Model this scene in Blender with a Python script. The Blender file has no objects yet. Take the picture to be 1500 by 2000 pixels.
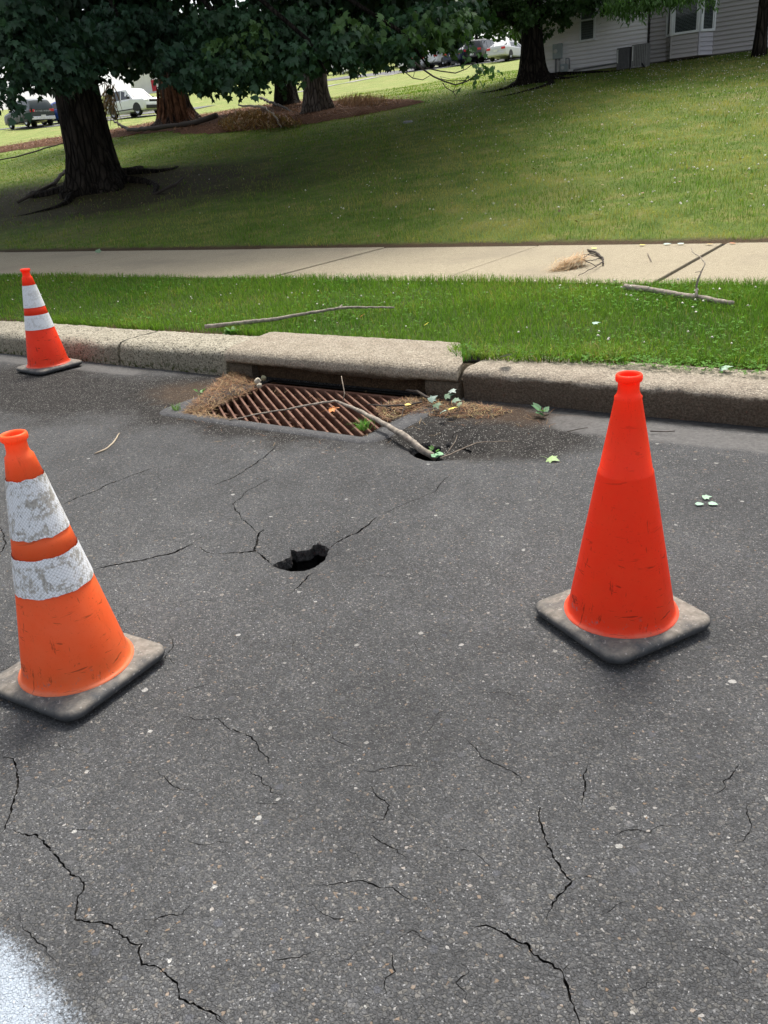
import bpy, math, random
import numpy as np
from mathutils import Vector, Matrix, geometry
from math import sin, cos, pi, radians
random.seed(7); rng = np.random.default_rng(11)
S = bpy.context.scene
COL = S.collection
# ------------------------------------------------------------------ camera
F, PITCH, ROLL, PSI, CH = 1614.6, .41623, -.09202, .62470, 1.271
fw = np.array([-sin(PSI)*cos(PITCH), cos(PSI)*cos(PITCH), -sin(PITCH)])
_rt = np.array([cos(PSI), sin(PSI), 0.]); _up = np.cross(_rt, fw)
RT = _rt*cos(ROLL)+_up*sin(ROLL); UP = -_rt*sin(ROLL)+_up*cos(ROLL)
cd = bpy.data.cameras.new('camera'); cam = bpy.data.objects.new('camera', cd); COL.objects.link(cam)
M = Matrix(((RT[0], UP[0], -fw[0], 0), (RT[1], UP[1], -fw[1], 0), (RT[2], UP[2], -fw[2], CH), (0, 0, 0, 1)))
cam.matrix_world = M
cd.sensor_fit = 'VERTICAL'; cd.sensor_height = 24; cd.lens = F/2000*24
cd.clip_start = .05; cd.clip_end = 1500
S.camera = cam
# ------------------------------------------------------------------ light
SUN_EL, SUN_AZ = radians(62), radians(112)      # azimuth: math angle of the direction the sun stands in
wd = bpy.data.worlds.new('World'); S.world = wd; wd.use_nodes = True
wn = wd.node_tree; bg = wn.nodes['Background']
sk = wn.nodes.new('ShaderNodeTexSky'); sk.sky_type = 'NISHITA'; sk.sun_disc = False
sk.sun_elevation = SUN_EL; sk.sun_rotation = pi/2-SUN_AZ; sk.air_density = 1.0; sk.dust_density = 4.0; sk.ozone_density = .6
hs_ = wn.nodes.new('ShaderNodeHueSaturation'); hs_.inputs['Saturation'].default_value = .42      # hazy, nearly white summer sky
wn.links.new(sk.outputs[0], hs_.inputs['Color']); wn.links.new(hs_.outputs[0], bg.inputs[0]); bg.inputs[1].default_value = .128
sl = bpy.data.lights.new('sun', 'SUN'); so = bpy.data.objects.new('sun', sl); COL.objects.link(so)
sl.energy = 2.6; sl.angle = radians(15); sl.color = (1, .95, .87)
so.rotation_euler = Vector((cos(SUN_EL)*cos(SUN_AZ), cos(SUN_EL)*sin(SUN_AZ), sin(SUN_EL))).to_track_quat('Z', 'Y').to_euler()
S.view_settings.view_transform = 'Standard'; S.view_settings.look = 'None'
S.view_settings.gamma = 1; S.view_settings.use_curve_mapping = False
S.view_settings.exposure = 1.06
# ------------------------------------------------------------------ places
def ray(px, py): return (fw*F+RT*(px-750)-UP*(py-1000))/F
def at_z(px, py, z=0.):
    d = ray(px, py); t = (z-CH)/d[2]; return np.array([0, 0, CH])+d*t
def at_y(px, py, y):
    d = ray(px, py); return np.array([0, 0, CH])+d*(y/d[1])
def at_d(px, py, D): return np.array([0, 0, CH])+ray(px, py)*D
def sstep(a, b, t): t = np.clip((t-a)/(b-a), 0, 1); return t*t*(3-2*t)
def wob(x, y, s=1.):
    return (np.sin(x*1.3*s+y*.7*s+1)+np.sin(x*.6*s-y*1.7*s+2)+np.sin(x*2.9*s+y*2.1*s)*.5+np.sin(-x*2.3*s+y*3.7*s+.5)*.4)/2.9
def land(x, y):                                 # lawn surface
    x = np.asarray(x, float); y = np.asarray(y, float)
    z = .195+.1335*(np.minimum(y, 28)-8.2)+.091*np.maximum(y-28, 0)+.022*np.maximum(-x-35, 0)*sstep(25, 40, y)
    z = z+wob(x, y, .35)*.05*sstep(8.5, 14, y)
    z = z+.28*np.exp(-((x+17.41)**2+(y-13.75)**2)/2.2)           # the ground swells round the big trunk
    return z
def spot(px, py):                               # where the sight line meets the lawn
    d = ray(px, py); t = 8.
    while t < 400:
        p = np.array([0, 0, CH])+d*t
        if p[1] > 8.15 and p[2] <= land(p[0], p[1]): return p
        t += .04
    return p
def road_z(x, y):
    x = np.asarray(x, float); y = np.asarray(y, float)
    z = -.018*np.exp(-(((x+2.95)/.95)**2+((y-3.4)/.5)**2))
    z = z-.07*np.exp(-(((x+1.84)/.19)**2+((y-3.1)/.15)**2))
    z = z-.028*np.exp(-(((x+1.72)/.16)**2+((y-1.93)/.13)**2))
    z = z+.012*np.exp(-(((x+1.9)/.2)**2+((y-2.72)/.08)**2))
    z = z-.012*sstep(2.9, 3.75, y)
    return z+wob(x*3, y*3, 1)*.0025
# ------------------------------------------------------------------ helpers
def tag(o, label=None, cat=None, group=None, kind=None):
    if label: o['label'] = label
    if cat: o['category'] = cat
    if group: o['group'] = group
    if kind: o['kind'] = kind
    return o
def link(name, me, mat=None, parent=None, smooth=False):
    o = bpy.data.objects.new(name, me); COL.objects.link(o)
    if mat is not None and not me.materials: me.materials.append(mat)
    if parent is not None: o.parent = parent
    if smooth: me.shade_smooth()
    return o
def empty(name, loc=(0, 0, 0), rz=0, label=None, cat=None, group=None, kind=None):
    o = bpy.data.objects.new(name, None); COL.objects.link(o); o.location = tuple(loc); o.rotation_euler = (0, 0, rz)
    o.empty_display_size = .1
    return tag(o, label, cat, group, kind)
def copy_tree(o, parent=None):
    c = o.copy(); COL.objects.link(c)
    if parent is not None: c.parent = parent
    for ch in o.children: copy_tree(ch, c)
    return c
def npmesh(name, V, T, cols=None):              # V (n,3), T (m,k) all same size
    V = np.asarray(V, np.float32); T = np.asarray(T, np.int32); k = T.shape[1]
    me = bpy.data.meshes.new(name); me.vertices.add(len(V)); me.vertices.foreach_set('co', V.ravel())
    me.loops.add(T.size); me.loops.foreach_set('vertex_index', T.ravel())
    me.polygons.add(len(T)); me.polygons.foreach_set('loop_start', np.arange(0, T.size, k, dtype=np.int32))
    if cols is not None:
        a = me.color_attributes.new('col', 'FLOAT_COLOR', 'POINT')
        c = np.ones((len(V), 4), np.float32); c[:, :3] = cols; a.data.foreach_set('color', c.ravel())
    me.update(calc_edges=True)
    return me
class MB:                                       # collects polygons for ONE mesh
    def __init__(s): s.v = []; s.f = []
    def add(s, v, f):
        n = len(s.v); s.v += [tuple(p) for p in v]; s.f += [tuple(i+n for i in q) for q in f]; return s
    def box(s, x0, x1, y0, y1, z0, z1):
        return s.add([(x0, y0, z0), (x1, y0, z0), (x1, y1, z0), (x0, y1, z0), (x0, y0, z1), (x1, y0, z1), (x1, y1, z1), (x0, y1, z1)],
                     [(0, 3, 2, 1), (4, 5, 6, 7), (0, 1, 5, 4), (1, 2, 6, 5), (2, 3, 7, 6), (3, 0, 4, 7)])
    def hexa(s, p): return s.add(p, [(0, 3, 2, 1), (4, 5, 6, 7), (0, 1, 5, 4), (1, 2, 6, 5), (2, 3, 7, 6), (3, 0, 4, 7)])
    def tube(s, pts, rad, n=7, rough=0., cap=True):
        pts = [Vector(p) for p in pts]; rings = []
        for i, p in enumerate(pts):
            t = (pts[min(i+1, len(pts)-1)]-pts[max(i-1, 0)]).normalized()
            u = t.cross(Vector((0.31, .2, .93))); u = u.normalized() if u.length > 1e-4 else Vector((1, 0, 0)); w = t.cross(u)
            r = rad[i] if hasattr(rad, '__len__') else rad
            rings.append([p+(u*cos(2*pi*k/n)+w*sin(2*pi*k/n))*r*(1+random.uniform(-rough, rough)) for k in range(n)])
        v = [q for g in rings for q in g]; f = []
        for i in range(len(pts)-1):
            for k in range(n): f.append((i*n+k, i*n+(k+1) % n, (i+1)*n+(k+1) % n, (i+1)*n+k))
        if cap: f.append(tuple(range(n))[::-1]); f.append(tuple((len(pts)-1)*n+k for k in range(n)))
        return s.add(v, f)
    def lathe(s, prof, n=32, c=(0, 0, 0), axis='z', a0=0):
        v = []
        for r, z in prof:
            for k in range(n):
                a = 2*pi*k/n+a0
                p = (r*cos(a), r*sin(a), z)
                if axis == 'y': p = (p[0], p[2], p[1])
                if axis == 'x': p = (p[2], p[0], p[1])
                v.append((p[0]+c[0], p[1]+c[1], p[2]+c[2]))
        f = [(i*n+k, i*n+(k+1) % n, (i+1)*n+(k+1) % n, (i+1)*n+k) for i in range(len(prof)-1) for k in range(n)]
        return s.add(v, f)
    def build(s, name, mat, parent=None, smooth=False, bevel=0, seg=2):
        me = bpy.data.meshes.new(name); me.from_pydata(s.v, [], s.f); me.update()
        o = link(name, me, mat, parent, smooth)
        if bevel:
            b = o.modifiers.new('bevel', 'BEVEL'); b.width = bevel; b.segments = seg; b.limit_method = 'ANGLE'
        return o
def smoothang(o, a=40):
    o.data.shade_smooth()
    o.data.set_sharp_from_angle(angle=radians(a)) if hasattr(o.data, 'set_sharp_from_angle') else None
    return o
def jag(pts, step, amp, seed=0):                # subdivide and roughen a polyline
    r = random.Random(seed); out = []
    pts = [Vector(p) for p in pts]
    for a, b in zip(pts, pts[1:]):
        n = max(1, int((b-a).length/step))
        for i in range(n):
            t = i/n; q = a.lerp(b, t)
            if i: q = q+Vector([r.uniform(-amp, amp) for _ in range(len(q))])
            out.append(q)
    out.append(pts[-1]); return out
# ------------------------------------------------------------------ materials
class NT:
    def __init__(s, name):
        s.m = bpy.data.materials.new(name); s.m.use_nodes = True; s.t = s.m.node_tree; s.b = s.t.nodes['Principled BSDF']; s.out = s.t.nodes['Material Output']
        s.co = s.t.nodes.new('ShaderNodeTexCoord').outputs['Object']
    def set(s, sock, v):
        if isinstance(v, bpy.types.NodeSocket): s.t.links.new(v, sock)
        elif v is not None:
            if hasattr(sock.default_value, '__len__') and not hasattr(v, '__len__'): v = (v, v, v)
            if hasattr(sock.default_value, '__len__') and len(sock.default_value) == 4 and len(v) == 3: v = (*v, 1)
            sock.default_value = v
    def noise(s, scale, detail=3, rough=.55, vec=None, out='Fac', dist=0):
        n = s.t.nodes.new('ShaderNodeTexNoise'); s.set(n.inputs['Vector'], vec or s.co); s.set(n.inputs['Scale'], scale)
        n.inputs['Detail'].default_value = detail; n.inputs['Roughness'].default_value = rough; n.inputs['Distortion'].default_value = dist
        return n.outputs[out]
    def voro(s, scale, feature='F1', vec=None, out='Distance', rnd=1):
        n = s.t.nodes.new('ShaderNodeTexVoronoi'); n.feature = feature; s.set(n.inputs['Vector'], vec or s.co); n.inputs['Scale'].default_value = scale
        n.inputs['Randomness'].default_value = rnd
        return n.outputs[out]
    def math(s, op, a, b=None, c=None, clamp=False):
        n = s.t.nodes.new('ShaderNodeMath'); n.operation = op; n.use_clamp = clamp
        s.set(n.inputs[0], a)
        if b is not None: s.set(n.inputs[1], b)
        if c is not None: s.set(n.inputs[2], c)
        return n.outputs[0]
    def ramp(s, v, stops, mode='LINEAR'):
        n = s.t.nodes.new('ShaderNodeValToRGB'); s.set(n.inputs[0], v); e = n.color_ramp.elements; n.color_ramp.interpolation = mode
        while len(e) < len(stops): e.new(.5)
        for q, (p, c) in zip(e, stops):
            q.position = p; c = (c, c, c) if not hasattr(c, '__len__') else c; q.color = (*c, 1)
        return n.outputs[0]
    def mix(s, f, a, b, op='MIX'):
        n = s.t.nodes.new('ShaderNodeMix'); n.data_type = 'RGBA'; n.blend_type = op
        s.set(n.inputs[0], f); s.set(n.inputs[6], a); s.set(n.inputs[7], b); return n.outputs[2]
    def rng(s, v, a, b, c=0., d=1.):
        n = s.t.nodes.new('ShaderNodeMapRange'); s.set(n.inputs[0], v)
        for i, q in enumerate((a, b, c, d)): n.inputs[i+1].default_value = q
        return n.outputs[0]
    def sep(s, v=None):
        n = s.t.nodes.new('ShaderNodeSeparateXYZ'); s.set(n.inputs[0], v or s.co); return n.outputs
    def mapv(s, scale=(1, 1, 1), loc=(0, 0, 0), rot=(0, 0, 0), vec=None):
        n = s.t.nodes.new('ShaderNodeMapping'); s.set(n.inputs[0], vec or s.co); n.inputs['Scale'].default_value = scale; n.inputs['Location'].default_value = loc
        n.inputs['Rotation'].default_value = rot; return n.outputs[0]
    def attr(s, name='col'):
        n = s.t.nodes.new('ShaderNodeAttribute'); n.attribute_name = name; return n.outputs['Color']
    def rand(s): return s.t.nodes.new('ShaderNodeObjectInfo').outputs['Random']
    def near(s, cx, cy, rx, ry, wobble=0., ws=6.):  # 0 at the centre, 1 on the ellipse
        x, y, z = s.sep()[0:3]
        a = s.math('DIVIDE', s.math('SUBTRACT', x, cx), rx); b = s.math('DIVIDE', s.math('SUBTRACT', y, cy), ry)
        d = s.math('SQRT', s.math('ADD', s.math('MULTIPLY', a, a), s.math('MULTIPLY', b, b)))
        if wobble: d = s.math('ADD', d, s.math('MULTIPLY', s.math('SUBTRACT', s.noise(ws, 4), .5), wobble))
        return d
    def bump(s, h, dist=.002, st=.5, n=None):
        b = s.t.nodes.new('ShaderNodeBump'); s.set(b.inputs['Height'], h); b.inputs['Distance'].default_value = dist; b.inputs['Strength'].default_value = st
        if n is not None: s.set(b.inputs['Normal'], n)
        s.set(s.b.inputs['Normal'], b.outputs[0]); return b.outputs[0]
    def fin(s, col, rough=.8, spec=.3, metal=0.):
        s.set(s.b.inputs['Base Color'], col); s.set(s.b.inputs['Roughness'], rough); s.set(s.b.inputs['Specular IOR Level'], spec); s.set(s.b.inputs['Metallic'], metal); return s.m
def plain(name, col, rough=.6, spec=.4, metal=0., var=.15, vs=9., bump=0):
    n = NT(name); c = n.mix(n.rng(n.noise(vs, 4), .3, .7, 0, 1), tuple(v*(1-var) for v in col), tuple(min(1, v*(1+var)) for v in col))
    if bump: n.bump(n.noise(vs*8, 3), bump, .6)
    return n.fin(c, rough, spec, metal)
def m_asphalt():
    n = NT('asphalt'); x, y, z = n.sep()[0:3]
    wv = n.math('MULTIPLY', n.noise(55, 2), 1)
    vec = n.t.nodes.new('ShaderNodeVectorMath'); vec.operation = 'ADD'; n.set(vec.inputs[0], n.co)
    sc = n.t.nodes.new('ShaderNodeVectorMath'); sc.operation = 'SCALE'; n.set(sc.inputs[0], n.noise(90, 2, out='Color')); sc.inputs[3].default_value = .008
    n.set(vec.inputs[1], sc.outputs[0]); v = vec.outputs[0]
    c1 = n.voro(150, vec=v, out='Color'); e1 = n.voro(150, 'DISTANCE_TO_EDGE', vec=v)
    r1, g1, b1 = n.sep(c1)[0:3]
    chip = n.ramp(r1, [(0, (.046, .048, .051)), (.35, (.064, .067, .071)), (.62, (.082, .085, .089)), (.8, (.100, .102, .101)), (.93, (.135, .130, .118)), (.978, (.20, .19, .175)), (.992, (.23, .155, .095)), (1, (.42, .41, .39))])
    fine = n.voro(330, out='Color'); fr = n.sep(fine)[0]
    col2 = n.ramp(fr, [(0, .036), (.5, .066), (.9, .10), (.97, .18), (1, .36)])
    mort = n.rng(e1, .02, .16)
    col = n.mix(mort, col2, n.mix(.35, chip, col2))
    big = n.voro(46, vec=v, out='Color'); bd = n.voro(46, vec=v); bs = n.sep(big)
    bm = n.math('MULTIPLY', n.math('GREATER_THAN', bs[0], .90), n.math('LESS_THAN', bd, n.math('MULTIPLY', n.math('ADD', bs[1], .35), .32)))
    bc = n.ramp(bs[2], [(0, (.08, .085, .10)), (.4, (.13, .13, .13)), (.6, (.19, .17, .14)), (.75, (.22, .15, .11)), (.9, (.30, .29, .26)), (1, (.50, .49, .46))])
    col = n.mix(n.math('MULTIPLY', bm, .65), col, bc)
    tone = n.math('MULTIPLY', n.rng(n.noise(1.1, 5, .65), .3, .7, .70, 1.22), n.rng(n.noise(9, 5, .7), .3, .7, .88, 1.10))
    col = n.mix(1, col, n.mix(1, tone, tone), 'MULTIPLY') if False else n.mix(1., col, n.t.nodes.new('ShaderNodeCombineColor').outputs[0], 'MIX') if False else col
    tn = n.t.nodes.new('ShaderNodeVectorMath'); tn.operation = 'SCALE'; n.set(tn.inputs[0], col); n.set(tn.inputs[3], tone); col = tn.outputs[0]
    # dark fine silt round the drain
    d = n.near(-3.1, 3.35, 1.6, .62, .7, 3.5); m = n.rng(d, 1.05, .75)
    d2 = n.near(-1.75, 3.35, .55, .42, .6, 5); m2 = n.rng(d2, 1.1, .8)
    d3 = n.near(-4.9, 3.1, 1.7, .62, .8, 3); m3 = n.rng(d3, 1.1, .6, 0, .95)
    m = n.math('MAXIMUM', n.math('MAXIMUM', m, m2), m3)
    spk = n.rng(n.sep(n.voro(260, out='Color'))[0], .93, .97)
    silt = n.mix(spk, n.ramp(n.noise(14, 5), [(.3, (.018, .017, .016)), (.7, (.042, .039, .036))]), (.3, .29, .27))
    col = n.mix(n.math('MULTIPLY', m, .92), col, silt)
    # reddish needle dust
    d = n.near(-1.85, 3.62, .62, .2, .8, 9); col = n.mix(n.rng(d, 1.05, .4, 0, .6), col, n.ramp(n.noise(160, 3), [(.35, (.035, .025, .022)), (.65, (.13, .085, .05))]))
    d = n.near(-3.75, 3.4, .45, .3, .8, 9); col = n.mix(n.rng(d, 1.05, .5, 0, .5), col, n.ramp(n.noise(160, 3), [(.35, (.05, .035, .026)), (.65, (.15, .10, .06))]))
    # smooth pale gutter bands
    yy = n.math('ADD', y, n.math('MULTIPLY', n.math('SUBTRACT', n.noise(5, 4), .5), .10))
    band = n.math('MULTIPLY', n.rng(yy, n_lo, n_hi), n.rng(yy, 3.72, 3.66)) if False else n.math('MULTIPLY', n.rng(n.math('ADD', yy, n.rng(x, -3, -2, -.10, 0)), 3.44, 3.49), n.rng(yy, 3.72, 3.66))
    side = n.math('MAXIMUM', n.rng(n.math('ADD', x, n.math('MULTIPLY', n.noise(7), .3)), -4.35, -4.50), n.rng(n.math('ADD', x, n.math('MULTIPLY', n.noise(7), .2)), -1.48, -1.40))
    band = n.math('MULTIPLY', band, side)
    col = n.mix(n.math('MULTIPLY', band, .9), col, n.ramp(n.noise(60, 5), [(.3, (.075, .073, .070)), (.7, (.125, .12, .116))]))
    # apron of smooth asphalt round the grate
    # smooth black seal along the right kerb foot
    kb = n.math('MULTIPLY', n.rng(yy, 3.69, 3.71), n.rng(x, -1.75, -1.6))
    col = n.mix(kb, col, n.ramp(n.noise(30, 5), [(.3, .018), (.7, .045)]))
    # white sprayed paint
    d = n.near(-1.30, .36, .43, .115, .25, 25)
    dm = n.math('ADD', n.rng(d, 1.22, .45), n.math('MULTIPLY', n.math('SUBTRACT', n.noise(170, 5, .9), .5), 2.8), clamp=True)
    pm = n.rng(n.math('MULTIPLY', dm, n.rng(d, 1.5, .7)), .42, .95)
    col = n.mix(n.math('MULTIPLY', pm, .8), col, (.42, .48, .55))
    h = n.math('ADD', n.math('MULTIPLY', mort, .5), n.math('MULTIPLY', n.noise(420, 3), .6))
    h = n.math('ADD', h, n.math('MULTIPLY', n.noise(150, 3), .9))
    h = n.math('MULTIPLY', h, n.rng(n.math('MAXIMUM', band, kb), 0, 1, 1, .3))
    n.bump(h, .004, .9)
    return n.fin(col, .88, n.rng(m, 0, 1, .22, .06))
def m_concrete(name, lo, hi, dark=None, ds=(3., .4, .6), sc=1., facedark=None, pits=True, zt=.15, moss=0):
    n = NT(name)
    col = n.ramp(n.noise(11*sc, 6, .65), [(.3, lo), (.7, hi)])
    gr = n.noise(95*sc, 5, .8); col = n.mix(n.rng(gr, .40, .58, .75, 0), col, tuple(v*.30 for v in lo))
    col = n.mix(n.rng(n.noise(120*sc, 3, .7), .56, .68, 0, .8), col, tuple(min(1, v*1.35) for v in hi))
    if dark: col = n.mix(n.rng(n.noise(ds[0], 5, .6), ds[1], ds[2], 0, .75), col, dark)
    if pits:
        p = n.voro(58*sc, out='Distance'); pr = n.sep(n.voro(58*sc, out='Color'))[0]
        pm = n.math('MULTIPLY', n.math('LESS_THAN', p, .42), n.math('GREATER_THAN', pr, .55))
        col = n.mix(n.math('MULTIPLY', pm, .8), col, tuple(v*.2 for v in lo))
    if facedark:                                # stained face: dirt with a ragged upper edge
        x, y, z = n.sep()[0:3]
        zz = n.math('ADD', z, n.math('MULTIPLY', n.math('SUBTRACT', n.noise(13, 5), .5), .05))
        fm = n.rng(zz, zt-.025, zt-.045, 0, 1)
        col = n.mix(n.math('MULTIPLY', fm, facedark[1]), col, n.mix(n.rng(gr, .4, .7), tuple(v*.45 for v in facedark[0]), facedark[0]))
    if moss:
        x, y, z = n.sep()[0:3]
        col = n.mix(n.math('MULTIPLY', n.rng(z, .05, .0), n.rng(n.noise(30, 4), .5, .6)), col, (.05, .06, .015))
    h = n.math('ADD', gr, n.math('MULTIPLY', n.noise(60*sc, 4), 1.2)); n.bump(h, .012/sc, 1.)
    return n.fin(col, .9, .15)
def m_leaf(name, tint=(1, 1, 1), useattr=True, base=(.030, .065, .022), rough=.5, trans=.25, spec=.3):
    n = NT(name)
    if useattr: c = n.attr()
    else:
        r = n.rand(); c = n.ramp(r, [(0, tuple(v*.7 for v in base)), (.5, base), (1, tuple(v*1.5 for v in base))])
    c = n.mix(1., c, tint, 'MULTIPLY')
    n.fin(c, rough, spec)
    tr = n.t.nodes.new('ShaderNodeBsdfTranslucent'); cc = n.mix(1., c, (1.3, 1.6, .6), 'MULTIPLY'); n.set(tr.inputs[0], cc)
    mx = n.t.nodes.new('ShaderNodeMixShader'); mx.inputs[0].default_value = trans
    n.t.links.new(n.b.outputs[0], mx.inputs[1]); n.t.links.new(tr.outputs[0], mx.inputs[2]); n.t.links.new(mx.outputs[0], n.out.inputs[0])
    return n.m
def m_lawn():
    n = NT('lawn_ground'); x, y, z = n.sep()[0:3]
    a = n.noise(.35, 5, .6); b = n.noise(2.4, 5, .65); c = n.noise(26, 4, .7)
    g = n.ramp(b, [(.3, (.07, .115, .022)), (.52, (.12, .165, .035)), (.72, (.22, .20, .07))])
    dry = n.ramp(n.noise(1.1, 5, .6), [(.3, (.15, .20, .055)), (.5, (.24, .26, .085)), (.7, (.36, .33, .14))])
    st = n.noise(1., 3, vec=n.mapv((.05, .9, 1), rot=(0, 0, .18)))
    dry = n.mix(n.rng(st, .4, .6, 0, .6), dry, (.20, .27, .07))
    far = n.rng(n.math('ADD', n.math('ADD', y, n.math('MULTIPLY', x, -.18)), n.math('MULTIPLY', a, 3)), 30.5, 34)  # far lawn: yellower grass, made paler still to stand in for sunshine
    # right of the maple the lawn near the house stays green
    g = n.mix(n.rng(a, .55, .7, 0, .5), g, (.20, .17, .07))
    col = n.mix(far, g, dry)
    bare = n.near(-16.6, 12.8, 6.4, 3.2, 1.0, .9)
    col = n.mix(n.rng(bare, 1.1, .6, 0, .9), col, n.ramp(n.noise(18, 5), [(.35, (.022, .015, .010)), (.65, (.07, .048, .03))]))  # bare soil round the trunk, spread wider and darkened to imitate tree shade
    soil = n.math('ADD', y, n.math('MULTIPLY', n.math('SUBTRACT', n.noise(5, 4), .5), .22))
    col = n.mix(n.rng(soil, 8.46, 8.32), col, n.ramp(n.noise(60, 4), [(.3, (.035, .020, .013)), (.7, (.10, .062, .04))]))
    col = n.mix(n.rng(c, .3, .6, .5, 0), col, (.03, .045, .012))
    n.bump(n.math('ADD', c, n.noise(90, 3)), .02, .8)
    return n.fin(col, .9, .1)
def m_bark(name, lo, hi, sc=1., red=None):
    n = NT(name); v = n.mapv((9*sc, 9*sc, 1.6*sc))
    w = n.noise(1., 5, .6, vec=v, dist=.6); f = n.voro(1.6, 'DISTANCE_TO_EDGE', vec=n.mapv((6*sc, 6*sc, 1.1*sc)))
    col = n.ramp(w, [(.35, lo), (.65, hi)]); col = n.mix(n.rng(f, .0, .12, .8, 0), col, tuple(q*.3 for q in lo))
    if red: col = n.mix(n.rng(n.noise(2.2, 3, vec=n.mapv((1, 1, .4))), .5, .58), col, red)
    n.bump(n.math('ADD', n.rng(f, 0, .2), n.math('MULTIPLY', w, .5)), .05, 1)
    return n.fin(col, .92, .1)
def m_cone(name, col, worn, scratch=.8, dust=True):
    n = NT(name); x, y, z = n.sep()[0:3]
    c = n.ramp(n.noise(9, 5, .6), [(.3, col), (.7, worn)])
    s1 = n.noise(1., 5, .75, vec=n.mapv((38, 38, 7), rot=(.3, .2, 0)), dist=1.2); s2 = n.noise(1., 3, .7, vec=n.mapv((9, 9, 60), rot=(.6, .5, .2)), dist=1)
    low = n.rng(z, .5, .1, .3, 1)
    m = n.math('MULTIPLY', n.rng(s1, .61, .68), low); m = n.math('MAXIMUM', m, n.math('MULTIPLY', n.rng(s2, .625, .68), low))
    c = n.mix(n.rng(n.noise(1., 4, .7, vec=n.mapv((6, 6, 2.5))), .55, .68, 0, .14), c, tuple(v*.45 for v in worn))
    c = n.mix(n.math('MULTIPLY', m, scratch), c, tuple(v*.16 for v in worn))
    c = n.mix(n.rng(n.noise(160, 3), .62, .74, 0, .28), c, tuple(v*.4 for v in col))
    if dust:
        zz = n.math('ADD', z, n.math('MULTIPLY', n.noise(25, 4), .02)); c = n.mix(n.rng(zz, .063, .050, 0, .4), c, (.70, .40, .28))
        gm = n.math('MULTIPLY', n.rng(n.noise(32, 4, .7), .58, .66), n.math('MULTIPLY', n.rng(z, .095, .075), n.rng(z, .05, .062)))
        c = n.mix(n.math('MULTIPLY', gm, .6), c, (.28, .27, .27))
    n.bump(n.noise(180, 3), .0008, .4)
    n.fin(c, n.rng(n.noise(30, 3), .3, .7, .38, .62), .4)
    tr = n.t.nodes.new('ShaderNodeBsdfTranslucent'); n.set(tr.inputs[0], c)
    mx = n.t.nodes.new('ShaderNodeMixShader'); mx.inputs[0].default_value = .42
    n.t.links.new(n.b.outputs[0], mx.inputs[1]); n.t.links.new(tr.outputs[0], mx.inputs[2]); n.t.links.new(mx.outputs[0], n.out.inputs[0])
    return n.m
def m_collar(name, dirt):
    n = NT(name); x, y, z = n.sep()[0:3]
    ang = n.math('ARCTAN2', y, x)
    u = n.math('MULTIPLY', ang, 8); w = n.math('MULTIPLY', z, 100)
    def line(q):
        f = n.math('FRACT', q); return n.math('LESS_THAN', n.math('ABSOLUTE', n.math('SUBTRACT', f, .5)), .09)
    g = n.math('MAXIMUM', line(n.math('ADD', u, w)), line(n.math('SUBTRACT', u, w)))
    c = n.mix(n.math('MULTIPLY', g, .6), (.84, .86, .88), (.40, .43, .46))
    d = n.noise(1., 6, .7, vec=n.mapv((14, 14, 22), rot=(.4, .3, 0)), dist=1.5); d2 = n.noise(1., 6, .85, vec=n.mapv((110, 110, 60)))
    dm = n.rng(n.math('ADD', n.math('MULTIPLY', d, .55), n.math('MULTIPLY', d2, .60)), .565, .62)
    c = n.mix(n.math('MULTIPLY', dm, dirt), c, n.ramp(n.noise(120, 4), [(.35, (.20, .18, .145)), (.65, (.46, .42, .35))]))
    c = n.mix(n.rng(n.noise(45, 4), .66, .72, 0, dirt), c, (.22, .23, .24))
    n.bump(n.math('ADD', n.math('MULTIPLY', g, -.4), d2), .001, .6)
    return n.fin(c, .45, .4)
def m_rubber():
    n = NT('cone_base_rubber'); x, y, z = n.sep()[0:3]
    c = n.ramp(n.noise(25, 5), [(.3, (.034, .037, .041)), (.7, (.066, .069, .072))])
    dm = n.math('MULTIPLY', n.rng(n.noise(9, 6, .7), .36, .58), n.rng(z, .026, .038))
    c = n.mix(n.math('MULTIPLY', dm, .75), c, n.ramp(n.noise(55, 5), [(.3, (.14, .12, .095)), (.7, (.27, .24, .20))]))
    c = n.mix(n.rng(n.noise(80, 3), .62, .7, 0, .4), c, (.4, .38, .35))
    n.bump(n.noise(90, 5, .7), .003, .6)
    return n.fin(c, .75, .3)
ASPH = m_asphalt()
KERB_L = m_concrete('kerb_concrete_pale', (.36, .33, .25), (.58, .53, .42), moss=1, facedark=((.20, .18, .12), .45))
KERB_R = m_concrete('kerb_concrete_brown', (.32, .27, .21), (.50, .44, .35), facedark=((.14, .10, .068), .85), pits=False)
KERB_S = m_concrete('inlet_slab_concrete', (.33, .28, .21), (.50, .44, .35), facedark=((.14, .105, .07), .85), pits=False, zt=.125)
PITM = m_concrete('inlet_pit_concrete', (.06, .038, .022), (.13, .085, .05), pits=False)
WALK = m_concrete('sidewalk_concrete', (.36, .31, .215), (.47, .41, .295), dark=(.25, .215, .16), ds=(1.1, .50, .72), pits=False, sc=1.8)
LAWN = m_lawn()
DIRT = plain('soil', (.055, .034, .022), .95, .1, var=.5, vs=30, bump=.01)
ROADBASE = plain('crack_fill', (.022, .021, .020), .95, .1, var=.4, vs=60)
GRASS = m_leaf('grass_blades', trans=.35, rough=.8, spec=.08)
LEAF = m_leaf('tree_leaves', trans=.2, rough=.5)
LEAFO = m_leaf('single_tree_leaf', useattr=False, base=(.034, .078, .038), trans=.2, rough=.5)
BARK = m_bark('furrowed_bark', (.010, .0085, .007), (.042, .034, .027), 1.)
BARKP = m_bark('pine_bark', (.07, .058, .05), (.20, .17, .145), .9)
BARKR = m_bark('torn_red_bark', (.04, .028, .022), (.13, .09, .07), .8, red=(.17, .08, .045))
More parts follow.
